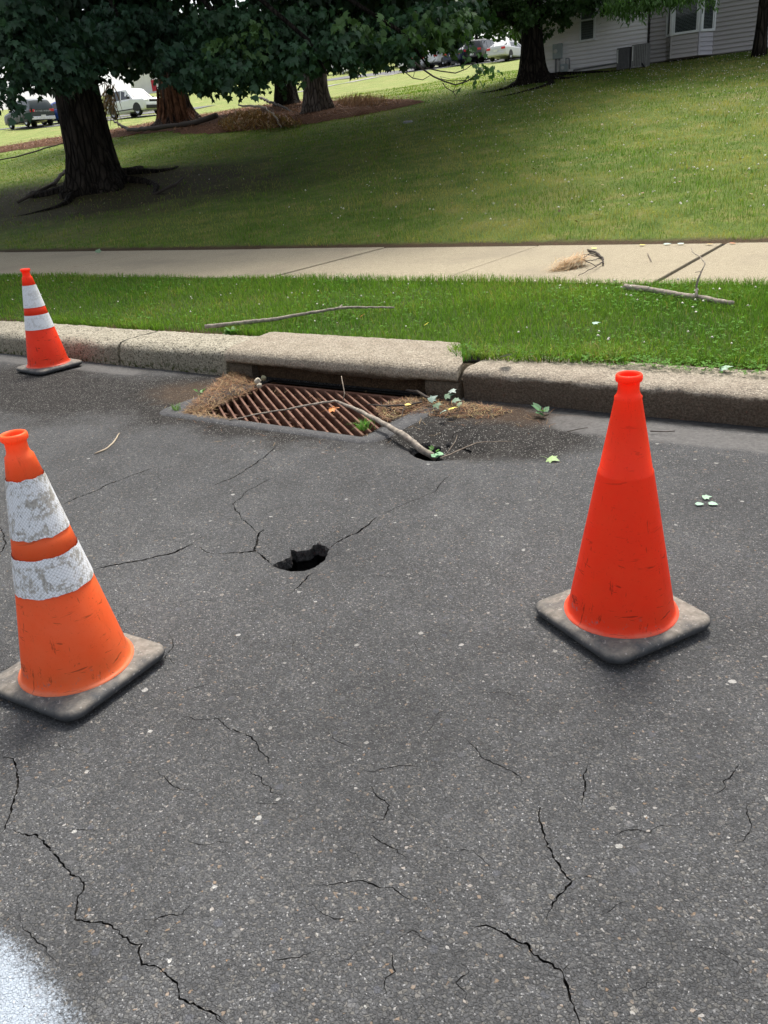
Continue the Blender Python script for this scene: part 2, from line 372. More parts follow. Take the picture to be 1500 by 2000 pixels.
BARKW = plain('pale_trunk_bark', (.28, .24, .19), .9, .1, var=.3, vs=6)
TWIG = plain('dead_twig_bark', (.20, .165, .13), .85, .2, var=.45, vs=60, bump=.002)
TWIGD = plain('dark_twig_bark', (.055, .045, .038), .85, .2, var=.3, vs=40)
TWIGG = plain('grey_branch_bark', (.23, .20, .165), .85, .2, var=.45, vs=45, bump=.002)
RUST = (lambda n: (n.bump(n.noise(120, 4), .002, .7), n.fin(n.mix(n.rng(n.noise(14, 5), .4, .65), (.10, .042, .024), n.ramp(n.noise(70, 4), [(.3, (.12, .062, .040)), (.7, (.20, .105, .070))])), .7, .3, .0))[1])(NT('rusty_iron'))
NEEDLE = m_leaf('pine_needles', trans=.1, rough=.7)
RUBBER = m_rubber()
# ------------------------------------------------------------------ road with real holes and cracks
def P(px, py): return Vector(at_z(px, py)[:2])
def crop(l, ox, oy, s): return [(ox+a/s, oy+b/s) for a, b in l]
hole1 = [P(*q) for q in crop([(540, 452), (570, 425), (612, 402), (640, 388), (650, 372), (648, 348), (700, 350), (735, 345), (770, 336), (778, 322), (812, 318), (850, 325), (880, 340), (860, 372), (838, 402), (800, 428), (770, 448), (730, 468), (655, 478), (590, 468)], 350, 950, 3)]
hole2 = [P(*q) for q in crop([(348, 858), (388, 828), (430, 815), (475, 808), (515, 832), (530, 848), (560, 885), (566, 922), (528, 948), (450, 948), (398, 925), (360, 890)], 680, 580, 3)]
GX0, GX1, GY0, GY1 = -3.50, -2.29, 3.055, 3.735
crk = [([(121, 985), (151, 971), (195, 955), (214, 944), (252, 930), (312, 911)], 5),
 ([(180, 1114), (220, 1105), (252, 1099), (283, 1094), (302, 1088), (340, 1080), (362, 1069), (384, 1061)], 6.5),
 ([(423, 1083), (450, 1080), (473, 1079), (497, 1075), (502, 1060), (505, 1043), (520, 1030)], 7),
 ([(497, 1075), (517, 1087), (531, 1098)], 7), ([(388, 1066), (402, 1078), (423, 1084)], 4), ([(60, 1128), (120, 1120), (176, 1115)], 5), ([(502, 1040), (470, 1010), (455, 985), (480, 960), (540, 930)], 3), ([(740, 1006), (790, 985), (850, 960), (880, 925)], 2.5), ([(640, 1064), (667, 1050), (700, 1038), (720, 1025), (738, 1008)], 5.5),
 ([(615, 1107), (602, 1117), (595, 1130), (580, 1147), (567, 1160)], 4), ([(540, 870), (500, 905), (450, 935), (410, 950)], 4.5),
 ([(0, 1311), (20, 1303), (40, 1297)], 5), ([(0, 1030), (12, 1060), (0, 1085)], 4),
 ([(893, 852), (908, 856), (917, 860), (919, 868)], 12), ([(853, 870), (865, 882), (869, 889)], 12), ([(806, 864), (822, 853), (840, 849)], 14), ([(860, 853), (848, 857), (838, 862)], 12), ([(875, 848), (893, 836), (915, 832), (935, 826), (960, 818)], 3), ([(905, 880), (940, 872), (975, 866)], 2.5),
 ([(330, 1240), (338, 1262), (322, 1284), (345, 1300)], 1.8),
 ([(905, 1440), (940, 1480), (985, 1500), (1015, 1517), (1022, 1540)], 1.8),
 ([(1155, 1484), (1140, 1512), (1142, 1540), (1131, 1587)], 2.0), ([(330, 1180), (380, 1170), (430, 1172)], 1.5)]
for l, w in [([(0, 235), (80, 250), (100, 310), (105, 380), (100, 450), (70, 520), (50, 600), (0, 700)], 3.6), ([(100, 310), (150, 290), (185, 285)], 2.2),
 ([(40, 655), (90, 670), (130, 690), (220, 695), (270, 750), (310, 800), (370, 860), (410, 925), (460, 935), (490, 970), (490, 1010), (450, 1070), (440, 1185), (530, 1205), (600, 1200), (680, 1245), (780, 1330), (830, 1330), (810, 1380), (830, 1450), (900, 1455), (1000, 1530), (1040, 1560), (1050, 1650), (1150, 1690), (1250, 1735), (1330, 1830)], 2.4),
 ([(830, 1330), (870, 1250), (930, 1215)], 2.2), ([(410, 925), (470, 905), (510, 890)], 2.5), ([(440, 1185), (390, 1220)], 2)]:
    crk.append((crop(l, 0, 1400, 3), w))
for l, w in [([(50, 285), (130, 350), (230, 380), (300, 470), (350, 510), (370, 580)], 2.2), ([(910, 660), (960, 730), (1030, 780), (1000, 860), (890, 890), (850, 910)], 1.8),
 ([(900, 930), (960, 970), (1050, 1020), (1130, 1080)], 2.2), ([(600, 1220), (720, 1220), (880, 1200), (1050, 1240), (1130, 1300), (1220, 1330)], 1.7),
 ([(1060, 1540), (1160, 1480), (1230, 1530), (1290, 1560)], 1.8), ([(0, 1910), (60, 1940), (120, 2000)], 2.6), ([(250, 770), (400, 770), (500, 775)], 1.3)]:
    crk.append((crop(l, 400, 1300, 2.858), w))
for l, w in [([(545, 350), (550, 450), (570, 520), (600, 590), (650, 660), (680, 690), (640, 740), (600, 780), (570, 860)], 2.6), ([(680, 690), (740, 670), (800, 690)], 1.8),
 ([(240, 880), (320, 875), (380, 900), (440, 935), (500, 960), (520, 1000), (580, 1030), (640, 1070), (650, 1110), (670, 1170), (690, 1230), (725, 1300)], 3.2),
 ([(640, 1070), (660, 1045), (710, 1030)], 2), ([(0, 900), (60, 930), (110, 960)], 2), ([(1180, 960), (1260, 970), (1330, 985)], 1.5)]:
    crk.append((crop(l, 800, 1400, 2.143), w))
_r = random.Random(99)
fine_starts = [(120, 1000), (300, 960), (60, 1130), (250, 1180), (420, 1200), (560, 1240), (430, 1330), (300, 1500), (220, 1600), (460, 1640), (560, 1560), (640, 1420), (700, 1500), (780, 1560), (720, 1700), (600, 1760), (840, 1800), (900, 1880), (980, 1700), (1180, 1640), (1250, 1760), (1380, 1820), (1300, 1900), (1180, 1420), (880, 1380), (1050, 1360), (640, 1880), (500, 1880), (760, 1960), (340, 1400), (180, 1480), (420, 1040), (700, 1130), (560, 990), (820, 1240), (380, 1760), (1420, 1660), (1440, 1480), (120, 1880), (260, 870), (350, 905), (680, 940)]
for sx, sy in fine_starts:
    h_ = _r.uniform(0, 2*pi); l_ = [(sx, sy)]
    for _ in range(_r.randint(5, 10)):
        g_ = h_+_r.uniform(-.75, .75); d_ = _r.uniform(10, 24)*(sy/1500); l_.append((l_[-1][0]+d_*cos(g_), l_[-1][1]+d_*.6*sin(g_)))
    crk.append((l_, _r.uniform(.9, 1.7)))
polys = []
def crack_poly(pts, w, seed):
    p = jag(jag([P(*q) for q in pts], .03, .0065, seed), .0065, .0027, seed+1); n = len(p); r = random.Random(seed); L = []; R = []
    for i in range(n):
        t = (p[min(i+1, n-1)]-p[max(i-1, 0)]).normalized(); nn = Vector((-t.y, t.x))
        e = min(1, min(i, n-1-i)/9+.15); hw = w*.0005*e*r.uniform(.35, 1.5)
        L.append(p[i]+nn*hw); R.append(p[i]-nn*hw)
    return L+R[::-1]
def rough_ring(pts, step, amp, seed):
    o = jag(pts+[pts[0]], step, amp, seed); return o[:-1]
hole1 = rough_ring(hole1, .010, .0035, 1); hole2 = rough_ring(hole2, .012, .005, 2)
polys = [hole1, hole2] + [crack_poly(l, w*1.15+.5, i+5) for i, (l, w) in enumerate(crk)]
rect = [Vector(q) for q in [(GX0, GY0), (GX1, GY0), (GX1, GY1+.06), (GX0, GY1+.06)]]
RX0, RX1, RY0, RY1 = -7.5, .8, .15, 3.84
X = np.arange(RX0, RX1+1e-6, .05); Y = np.linspace(RY0, RY1, 75)
pts = [Vector((x, y)) for x in X for y in Y]
for cx, cy, rr in [(-1.86, 3.08, .36), (-1.74, 1.95, .28)]:
    for x in np.arange(cx-rr, cx+rr, .018):
        for y in np.arange(cy-rr, cy+rr, .018): pts.append(Vector((x+random.uniform(-.004, .004), y+random.uniform(-.004, .004))))
edges = []
def addring(r):
    n0 = len(pts); pts.extend([Vector(q) for q in r]); m = len(r)
    edges.extend([(n0+i, n0+(i+1) % m) for i in range(m)])
for r in polys+[rect]: addring(r)
vo, eo, fo, *_ = geometry.delaunay_2d_cdt(pts, edges, [], 0, 1e-5)
vo = np.array([(q[0], q[1]) for q in vo]); fo = [f for f in fo]
FA = np.array([f for f in fo if len(f) == 3]); cen = vo[FA].mean(1)
def inside(ring, c):
    r = np.array([(q[0], q[1]) for q in ring]); lo = r.min(0); hi = r.max(0); out = np.zeros(len(c), bool)
    idx = np.where((c[:, 0] > lo[0]) & (c[:, 0] < hi[0]) & (c[:, 1] > lo[1]) & (c[:, 1] < hi[1]))[0]
    if not len(idx): return out
    q = c[idx]; x0, y0 = r[:, 0], r[:, 1]; x1, y1 = np.roll(x0, -1), np.roll(y0, -1)
    k = ((y0[None] > q[:, 1:2]) != (y1[None] > q[:, 1:2])) & (q[:, 0:1] < (x1-x0)[None]*(q[:, 1:2]-y0[None])/((y1-y0)[None]+1e-12)+x0[None])
    out[idx] = k.sum(1) % 2 == 1; return out
cut = np.zeros(len(cen), bool)
for r in polys+[rect]: cut |= inside(r, cen)
keep = FA[~cut]
z = road_z(vo[:, 0], vo[:, 1])
road = link('road', npmesh('road', np.column_stack([vo, z]), keep), ASPH, None, True); tag(road, 'cracked grey asphalt road with two holes beside the kerb drain', kind='structure')
def rim(ring, depth, name, mat, lvs):
    b = MB(); m = len(ring); c = sum((Vector(q) for q in ring), Vector((0, 0)))/m; V = []
    lv = lvs
    for dz, s in lv:
        for q in ring:
            q = Vector(q); p = c+(q-c)*(1-s)
            j = random.uniform(-.003, .003) if dz else 0
            V.append((p.x+j, p.y+j, float(road_z(q.x, q.y))-dz))
    b.add(V, [(i*m+k, i*m+(k+1) % m, (i+1)*m+(k+1) % m, (i+1)*m+k) for i in range(len(lv)-1) for k in range(m)])
    if depth > .1: b.add([V[-m+i] for i in range(m)], [tuple(range(m))])
    return b.build(name, mat, road)
EDGE = plain('broken_asphalt_edge', (.05, .049, .047), .95, .1, var=.6, vs=120, bump=.006)
for hl, dp in ((hole1, .26), (hole2, .20)):
    rim(hl, .04, 'pothole_lip', EDGE, [(0, 0), (.010, .035), (.026, .03), (.038, .07), (.045, -.05)]); rim(hl, dp, 'pothole_wall', ROADBASE, [(.045, -.05), (.06, -.45), (dp*.7, -.55), (dp, -.45)])
# filler below the cracks, open under the holes
b = MB()
def sheet(rings):
    n0 = [Vector((RX0, RY0)), Vector((RX1, RY0)), Vector((RX1, RY1)), Vector((RX0, RY1))]
    p = list(n0); e = [(0, 1), (1, 2), (2, 3), (3, 0)]
    for x in np.arange(RX0, RX1, .15):
        for y in np.arange(RY0, RY1, .12): p.append(Vector((x, y)))
    for r in rings:
        k = len(p); p.extend([Vector(q) for q in r]); e.extend([(k+i, k+(i+1) % len(r)) for i in range(len(r))])
    v, _, f, *_ = geometry.delaunay_2d_cdt(p, e, [], 1, 1e-5)
    v = np.array([(q[0], q[1]) for q in v]); f = np.array([q for q in f if len(q) == 3]); c = v[f].mean(1); k = np.zeros(len(c), bool)
    for r in rings: k |= inside(r, c)
    return v, f[~k]
def grow(r, s):
    c = sum((Vector(q) for q in r), Vector((0, 0)))/len(r); return [c+(Vector(q)-c)*s for q in r]
v, f = sheet([grow(hole1[::3], 1.6), grow(hole2[::3], 1.6), rect])
link('crack_filler', npmesh('crack_filler', np.column_stack([v, road_z(v[:, 0], v[:, 1])-.014]), f), ROADBASE, road)
# outer road sheets
b = MB()
for x0, x1, y0, y1 in [(-150, RX0, -7, RY1), (RX1, 150, -7, RY1), (RX0, RX1, -7, RY0)]:
    b.add([(x0, y0, -.012 if y1 > 1 else 0), (x1, y0, 0), (x1, y1, -.012 if y1 > 1 else 0), (x0, y1, -.012 if y1 > 1 else 0)], [(0, 1, 2, 3)])
b.build('road_surface', ASPH, road)
# loose chips of stone lying on the road
T = []; V = []; C = []
icos = np.array([(0, 0, 1), (1, 0, 0), (0, 1, 0), (-1, 0, 0), (0, -1, 0), (0, 0, -.6)]); ict = np.array([(0, 1, 2), (0, 2, 3), (0, 3, 4), (0, 4, 1), (5, 2, 1), (5, 3, 2), (5, 4, 3), (5, 1, 4)])
N = 2600; px = rng.uniform(RX0*.6, .6, N); py = rng.uniform(.2, 3.7, N)
k = rng.random(N) < np.clip(1.2/np.hypot(px, py)**1.2, .12, 1); px, py = px[k], py[k]
k = ~(((px > GX0-.05) & (px < GX1+.05) & (py > GY0-.05)) | inside(hole1, np.column_stack([px, py])) | inside(hole2, np.column_stack([px, py]))); px, py = px[k], py[k]; N = len(px)
s = np.minimum(rng.lognormal(-6.35, .25, N), .0031); s3 = np.column_stack([s*rng.uniform(.7, 1.5, N), s*rng.uniform(.6, 1.1, N), s*.45])
a = rng.uniform(0, 2*pi, N); q = icos[None]*s3[:, None]*rng.uniform(.75, 1.25, (N, 6, 1)); ca, sa = np.cos(a)[:, None], np.sin(a)[:, None]
V = np.stack([q[..., 0]*ca-q[..., 1]*sa+px[:, None], q[..., 0]*sa+q[..., 1]*ca+py[:, None], q[..., 2]+(road_z(px, py)+s*.1)[:, None]], -1)
pal = np.array([(.10, .10, .105), (.15, .15, .15), (.22, .20, .17), (.36, .35, .33), (.62, .61, .58), (.34, .20, .11), (.12, .13, .15)]); cc = pal[rng.choice(7, N, p=[.24, .24, .18, .14, .08, .04, .08])]*rng.uniform(.8, 1.15, (N, 1))
CHIP = NT('stone_chips'); CHIP = CHIP.fin(CHIP.attr(), .8, .3)
ch = link('stone_chips', npmesh('stone_chips', V.reshape(-1, 3), (ict[None]+np.arange(N)[:, None, None]*6).reshape(-1, 3), np.repeat(cc, 6, 0)), CHIP)
tag(ch, 'small loose and embedded stone chips over the asphalt road', 'gravel', kind='stuff')
# ------------------------------------------------------------------ grate and pit
gr = empty('drain_grate', (0, 0, 0), label='rusty iron storm drain grate with diagonal bars at the kerb', cat='drain grate')
gz = -.022
b = MB()
b.box(GX0, GX1, GY0, GY0+.022, gz-.05, gz); b.box(GX0, GX1, GY1-.022, GY1, gz-.05, gz)
b.box(GX0, GX0+.02, GY0+.022, GY1-.022, gz-.05, gz); b.box(GX1-.02, GX1, GY0+.022, GY1-.022, gz-.05, gz)
b.build('frame', RUST, gr, bevel=.003)
dx = .765/.586; bi = 0
x = GX0-.86
while x < GX1:
    pa = []                                    # bar from back (x, GY1) to front (x+dx*len)
    y0, y1 = GY1-.022, GY0+.022; xa = x; xb = x+dx*(y0-y1)
    ta = max(0, (GX0+.02-xa)/(xb-xa)); tb = min(1, (GX1-.02-xa)/(xb-xa))
    if tb-ta > .04:
        A = Vector((xa+(xb-xa)*ta, y0+(y1-y0)*ta)); B = Vector((xa+(xb-xa)*tb, y0+(y1-y0)*tb)); t = (B-A).normalized(); nn = Vector((-t.y, t.x))*.0065
        j = random.uniform(-.002, .002); zt = gz-.003+j
        m = MB().hexa([(A.x-nn.x*.6, A.y-nn.y*.6, zt-.072), (B.x-nn.x*.6, B.y-nn.y*.6, zt-.072), (B.x+nn.x*.6, B.y+nn.y*.6, zt-.072), (A.x+nn.x*.6, A.y+nn.y*.6, zt-.072), (A.x-nn.x, A.y-nn.y, zt), (B.x-nn.x, B.y-nn.y, zt), (B.x+nn.x, B.y+nn.y, zt), (A.x+nn.x, A.y+nn.y, zt)])
        m.build('bar', RUST, gr, bevel=.002, seg=1)
    x += .0785
for yy in (3.26, 3.42): MB().box(GX0+.02, GX1-.02, yy-.009, yy+.009, gz-.078, gz-.045).build('cross_bar', RUST, gr)
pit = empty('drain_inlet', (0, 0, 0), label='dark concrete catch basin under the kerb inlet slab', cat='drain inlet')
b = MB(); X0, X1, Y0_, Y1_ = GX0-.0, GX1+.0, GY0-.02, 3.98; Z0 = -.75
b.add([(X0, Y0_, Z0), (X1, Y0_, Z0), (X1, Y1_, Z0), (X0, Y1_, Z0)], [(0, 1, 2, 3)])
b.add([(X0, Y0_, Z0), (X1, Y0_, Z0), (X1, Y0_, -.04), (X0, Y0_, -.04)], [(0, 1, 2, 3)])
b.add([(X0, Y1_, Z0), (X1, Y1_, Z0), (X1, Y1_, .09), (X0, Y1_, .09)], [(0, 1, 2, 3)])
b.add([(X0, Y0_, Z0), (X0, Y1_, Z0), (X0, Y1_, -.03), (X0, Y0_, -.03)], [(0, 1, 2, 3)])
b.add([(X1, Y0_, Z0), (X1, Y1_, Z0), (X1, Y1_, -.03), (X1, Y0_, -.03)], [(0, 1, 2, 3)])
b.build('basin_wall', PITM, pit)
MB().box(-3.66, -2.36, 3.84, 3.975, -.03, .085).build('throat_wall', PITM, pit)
# apron of smooth asphalt laid round the grate
AP = NT('smooth_apron_asphalt'); APc = AP.ramp(AP.noise(40, 5), [(.3, (.040, .040, .042)), (.7, (.068, .068, .070))])
APc = AP.mix(AP.rng(AP.sep(AP.voro(300, out='Color'))[0], .95, .98, 0, .6), APc, (.3, .3, .28)); AP.bump(AP.noise(150, 4), .003, .8); AP = AP.fin(APc, .85, .25)
b = MB(); inn = []; out = []
def rr(x0, x1, y0, y1, r, n=7):
    o = [(x0, y1)]
    for k in range(n+1): t = pi+pi/2*k/n; o.append((x0+r+r*cos(t), y0+r+r*sin(t)))
    for k in range(n+1): t = 1.5*pi+pi/2*k/n; o.append((x1-r+r*cos(t), y0+r+r*sin(t)))
    o.append((x1, y1)); return o
outer = rr(GX0-.2, GX1+.13, GY0-.10, 3.60, .12); inner = rr(GX0-.004, GX1+.004, GY0-.004, 3.66, .01)
outer = [(x, y) for x, y in outer]
m = len(outer); V = []
for (x, y) in outer: V.append((x, y, float(road_z(x, y))-.004))
for (x, y), (x2, y2) in zip(outer, inner): V.append((x*.88+x2*.12, y*.88+y2*.12, float(road_z(x, y))+.009))
for (x, y), (x2, y2) in zip(outer, inner): V.append((x*.15+x2*.85, y*.15+y2*.85, float(road_z(x2, y2))+.006))
for (x, y) in inner: V.append((x, y, gz+.001))
for (x, y) in inner: V.append((x, y, -.09))
b.add(V, [(i*m+k, i*m+k+1, (i+1)*m+k+1, (i+1)*m+k) for i in range(4) for k in range(m-1)])
b.build('drain_apron', AP, pit, True)
# ------------------------------------------------------------------ kerb
kerb = empty('kerb', (0, 0, 0), label='rough old concrete kerb along the road', kind='structure')
def sweep(x0, x1, prof, name, mat, parent, seed, amp=.004, slope=0, step=.03):
    r = np.random.default_rng(seed); n = max(3, int((x1-x0)/step)); xs = np.linspace(x0, x1, n)
    # densify the profile
    pr = []
    for (a, b_), (c, d) in zip(prof, prof[1:]):
        k = max(1, int(math.hypot(c-a, d-b_)/.025))
        for i in range(k): pr.append((a+(c-a)*i/k, b_+(d-b_)*i/k))
    pr.append(prof[-1]); m = len(pr); V = []
    for i, x in enumerate(xs):
        for j, (y, z) in enumerate(pr):
            e = min(i, n-1-i); sh = .012*max(0, 1-e/1.5)
            cy, cz = 3.98, .02; bt = .016*max(0, float(wob(x*11+seed*3, z*30))-.15) if (z > .085 and y < 3.86) else 0
            V.append((x+r.uniform(-1, 1)*amp*.6, y+(cy-y)*sh*1.2+r.normal()*amp+.004*sin(x*7+j*.2)+bt, z+(cz-z)*sh*2+r.normal()*amp*.8+.003*sin(x*3.1+2)-bt*.6))
    F_ = [(i*m+j, (i+1)*m+j, (i+1)*m+j+1, i*m+j+1) for i in range(n-1) for j in range(m-1)]
    b = MB().add(V, F_); b.add([V[j] for j in range(m)], [tuple(range(m))]); b.add([V[(n-1)*m+j] for j in range(m)], [tuple(range(m))[::-1]])
    return b.build(name, mat, parent, True)
PR = [(3.765, -.12), (3.765, .0), (3.775, .095), (3.79, .125), (3.82, .147), (3.87, .155), (4.16, .152), (4.18, .13), (4.18, -.05)]
PRR = [(3.80, -.12), (3.79, .0), (3.785, .08), (3.785, .118), (3.80, .136), (3.84, .144), (4.16, .145), (4.18, .13), (4.18, -.05)]
for i, (a, b_, mt) in enumerate([(-14.5, -10.6, KERB_L), (-10.59, -7.7, KERB_L), (-7.685, -4.935, KERB_L), (-4.915, -3.865, KERB_L)]): sweep(a, b_, PR, 'kerb_stone', mt, kerb, i, .0022)
for i, (a, b_, mt) in enumerate([(-2.13, .75, KERB_R), (.765, 4.5, KERB_R)]): sweep(a, b_, PRR, 'kerb_stone', mt, kerb, 10+i, .002)
for a, b_ in [(-80, -14.52), (4.52, 60)]: MB().box(a, b_, 3.78, 4.18, -.1, .15).build('kerb_stone', KERB_L, kerb, bevel=.03)
slab = empty('inlet_slab', (0, 0, 0), label='thick concrete slab kerb bridging the storm drain opening', cat='drain slab')
TP = [(3.83, .078), (3.755, .082), (3.745, .10), (3.75, .135), (3.775, .158), (3.83, .172), (4.22, .178), (4.25, .16), (4.25, .08), (3.83, .078)]
def lintel():
    r = np.random.default_rng(5); xs = np.linspace(-3.845, -2.15, 60); pr = []
    for (a, b_), (c, d) in zip(TP, TP[1:]):
        k = max(1, int(math.hypot(c-a, d-b_)/.022))
        for i in range(k): pr.append((a+(c-a)*i/k, b_+(d-b_)*i/k))
    m = len(pr); V = []
    for i, x in enumerate(xs):
        sag = -.018*sstep(.3, .5, (x+3.845)/1.7)*(1-sstep(.75, .9, (x+3.845)/1.7))
        for j, (y, z) in enumerate(pr):
            V.append((x+r.normal()*.001-(sstep(-2.9, -2.2, x)*max(0, y-3.83)*.6), y+r.normal()*.0014, z+r.normal()*.0013+(sag if z < .1 else 0)))
    b = MB().add(V, [(i*m+j, (i+1)*m+j, (i+1)*m+(j+1) % m, i*m+(j+1) % m) for i in range(len(xs)-1) for j in range(m)])
    b.add(V[:m], [tuple(range(m))]); b.add(V[-m:], [tuple(range(m))[::-1]])
    return b.build('lintel', KERB_S, slab, True)
lintel()
def post(x0, x1, y0):
    pr = [(y0, -.1), (y0, -.02), (y0-.004, .03), (y0, .076), (4.2, .076), (4.2, -.1)]
    return sweep(x0, x1, pr, 'post', KERB_S, slab, int(x0*10) % 97, .003, step=.03)
post(-3.845, -3.66, 3.785); post(-2.36, -2.15, 3.768)
# ------------------------------------------------------------------ verge, sidewalk, lawn
def verge_z(x, y): return .135+.055*sstep(4.18, 5.6, y)+wob(np.asarray(x)*2, np.asarray(y)*2)*.006
xs = np.concatenate([np.arange(-40, -14, 1.), np.arange(-14, 1.5, .12), np.arange(1.5, 20, 1.)]); ys = np.linspace(4.165, 6.13, 24)
def grid(name, xs, ys, zf, mat, **k):
    Xg, Yg = np.meshgrid(xs, ys, indexing='ij'); V = np.column_stack([Xg.ravel(), Yg.ravel(), zf(Xg, Yg).ravel()]); m = len(ys)
    i, j = np.meshgrid(np.arange(len(xs)-1), np.arange(m-1), indexing='ij'); i = i.ravel(); j = j.ravel()
    Q = np.column_stack([i*m+j, (i+1)*m+j, (i+1)*m+j+1, i*m+j+1])
    return link(name, npmesh(name, V, Q), mat, None, True)
VG = NT('verge_ground'); c = VG.ramp(VG.noise(9, 5), [(.3, (.035, .055, .015)), (.6, (.06, .09, .025)), (.8, (.08, .06, .03))])
yv = VG.math('ADD', VG.sep()[1], VG.math('MULTIPLY', VG.noise(8, 4), -.18)); c = VG.mix(VG.rng(yv, 4.26, 4.14), c, (.05, .028, .018)); VG.bump(VG.noise(50, 4), .02, 1); VG = VG.fin(c, .95, .1)
tag(grid('verge', xs, ys, verge_z, VG), 'grass verge between the kerb and the sidewalk', kind='structure')
walk = empty('sidewalk', (0, 0, 0), label='pale concrete sidewalk crossing behind the verge', kind='structure')
jx = [-60, -22.4, -20.5, -18.6, -16.75, -14.9, -13.0, -11.2, -9.35, -7.45, -5.55, -3.66, -1.84, .02, 1.9, 3.8, 30]
for a, b_ in zip(jx, jx[1:]):
    g = .024 if abs(b_+1.84) < .01 else .011; ga = .024 if abs(a+1.84) < .01 else .011
    r = random.uniform(-.004, .004)
    MB().box(a+ga, b_-g, 6.11, 8.2, .05, .2+r).build('sidewalk_slab', WALK, walk, bevel=.006)
MB().box(-60, 30, 6.12, 8.19, .0, .16).build('joint_soil', DIRT, walk)
xs = np.concatenate([np.linspace(-300, -60, 40, endpoint=False), np.linspace(-60, -26, 50, endpoint=False), np.arange(-26, 4, .25), np.linspace(4, 150, 40)])
ys = np.concatenate([[8.19], np.arange(8.3, 14, .15), np.arange(14, 32, .4), np.linspace(32, 70, 40), np.linspace(72, 300, 50)])
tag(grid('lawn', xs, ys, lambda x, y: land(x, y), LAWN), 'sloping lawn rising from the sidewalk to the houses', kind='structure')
MB().add([(-400, -400, -.05), (400, -400, -.05), (400, -7, -.05), (-400, -7, -.05)], [(0, 1, 2, 3)]).build('ground', LAWN)
tag(bpy.data.objects['ground'], 'lawn ground on the near side of the road', kind='structure')
# mulch bed of fallen needles round the trunks
bedo = [(-46, 22), (-40, 24.5), (-34, 26), (-30.5, 25.5), (-27, 25.2), (-24, 23.2), (-21.5, 22.3), (-19.2, 22.2), (-17.4, 22.4), (-15.8, 23.1), (-14.6, 24.4), (-15.8, 25.6), (-18, 27.2), (-20.5, 29.3), (-24, 32.2), (-27, 35), (-31, 35), (-34, 33.5), (-36, 30), (-40, 28), (-46, 25)]
ringb = rough_ring([Vector(q) for q in bedo], .5, .16, 9)
pb = [Vector((x, y)) for x in np.arange(-46, -14, .5) for y in np.arange(21.5, 36, .5)]; n0 = len(pb); pb += ringb
v, _, f, *_ = geometry.delaunay_2d_cdt(pb, [(n0+i, n0+(i+1) % len(ringb)) for i in range(len(ringb))], [], 0, 1e-5)
v = np.array([(q[0], q[1]) for q in v]); f = np.array([q for q in f if len(q) == 3]); f = f[inside(ringb, v[f].mean(1))]
rb = np.array([(q[0], q[1]) for q in ringb]); dmin = np.sqrt(((v[:, None]-rb[None])**2).sum(2)).min(1)
MU = NT('needle_mulch'); c = MU.ramp(MU.noise(12, 6, .7), [(.3, (.055, .030, .020)), (.55, (.125, .066, .040)), (.75, (.20, .12, .075))]); MU.bump(MU.noise(30, 5, .7), .05, 1); MU = MU.fin(c, .95, .05)
bed_z = lambda x, y, d: land(x, y)+.012+.10*np.clip(d/.8, 0, 1)
bed = link('mulch_bed', npmesh('mulch_bed', np.column_stack([v, bed_z(v[:, 0], v[:, 1], dmin)]), f), MU, None, True); tag(bed, 'red brown bed of fallen needles round the tree trunks', kind='structure')
def inbed(x, y): return inside(ringb, np.column_stack([x, y]))
# parking lot and path strips on the hill
def strip(name, a, b_, w, mat, label, n=40, lift=.03):
    a = np.array(a, float); b_ = np.array(b_, float); t = (b_-a)/np.linalg.norm(b_-a); nn = np.array([-t[1], t[0]])*w/2; V = []
    for i in range(n+1):
        c = a+(b_-a)*i/n
        for s_ in (-1, -.5, 0, .5, 1): q = c+nn*s_; V.append((q[0], q[1], float(land(q[0], q[1]))+lift))
    o = MB().add(V, [(i*5+j, (i+1)*5+j, (i+1)*5+j+1, i*5+j+1) for i in range(n) for j in range(4)]).build(name, mat, None, True)
    return tag(o, label, kind='structure')
LOT = plain('far_asphalt', (.12, .12, .125), .9, .2, var=.2, vs=2)
# ------------------------------------------------------------------ grass
def blades(x, y, z, h, w, col, bend=.5, seed=0):
    r = np.random.default_rng(seed); n = len(x); a = r.uniform(0, 2*pi, n); la = r.uniform(0, 2*pi, n); lean = np.abs(r.normal(.45, .3, n))*bend*h*1.3
    wx, wy = np.cos(a)*w/2, np.sin(a)*w/2; lx, ly = np.cos(la)*lean, np.sin(la)*lean
    V = np.zeros((n, 5, 3)); hm = h*.6
    V[:, 0] = np.column_stack([x-wx, y-wy, z]); V[:, 1] = np.column_stack([x+wx, y+wy, z])
    V[:, 2] = np.column_stack([x-wx*.8+lx*.35, y-wy*.8+ly*.35, z+hm]); V[:, 3] = np.column_stack([x+wx*.8+lx*.35, y+wy*.8+ly*.35, z+hm])
    V[:, 4] = np.column_stack([x+lx, y+ly, z+h*np.clip(1.05-lean/h*.4, .45, 1)])
    t = np.array([(0, 1, 3), (0, 3, 2), (2, 3, 4)])
    T = (t[None]+np.arange(n)[:, None, None]*5).reshape(-1, 3)
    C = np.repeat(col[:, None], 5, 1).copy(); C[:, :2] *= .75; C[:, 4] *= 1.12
    return V.reshape(-1, 3), T, C.reshape(-1, 3)
def gcol(x, y, r, dryb=0.):
    n = len(x); t = wob(x*1.7, y*1.7)+wob(x*6, y*6)*.5; g = np.array([(.115, .195, .032)])*np.ones((n, 1))
    g = g+np.clip(t, -1, 1)[:, None]*np.array([.035, .035, .006]); dry = (r.random(n) < .05+dryb+np.clip(t-.2, 0, 1)*.25)
    g[dry] = np.array([.26, .22, .09]); return np.clip(g*r.uniform(.65, 1.4, (n, 1)), .005, 1)
N = 150000; r = np.random.default_rng(3)
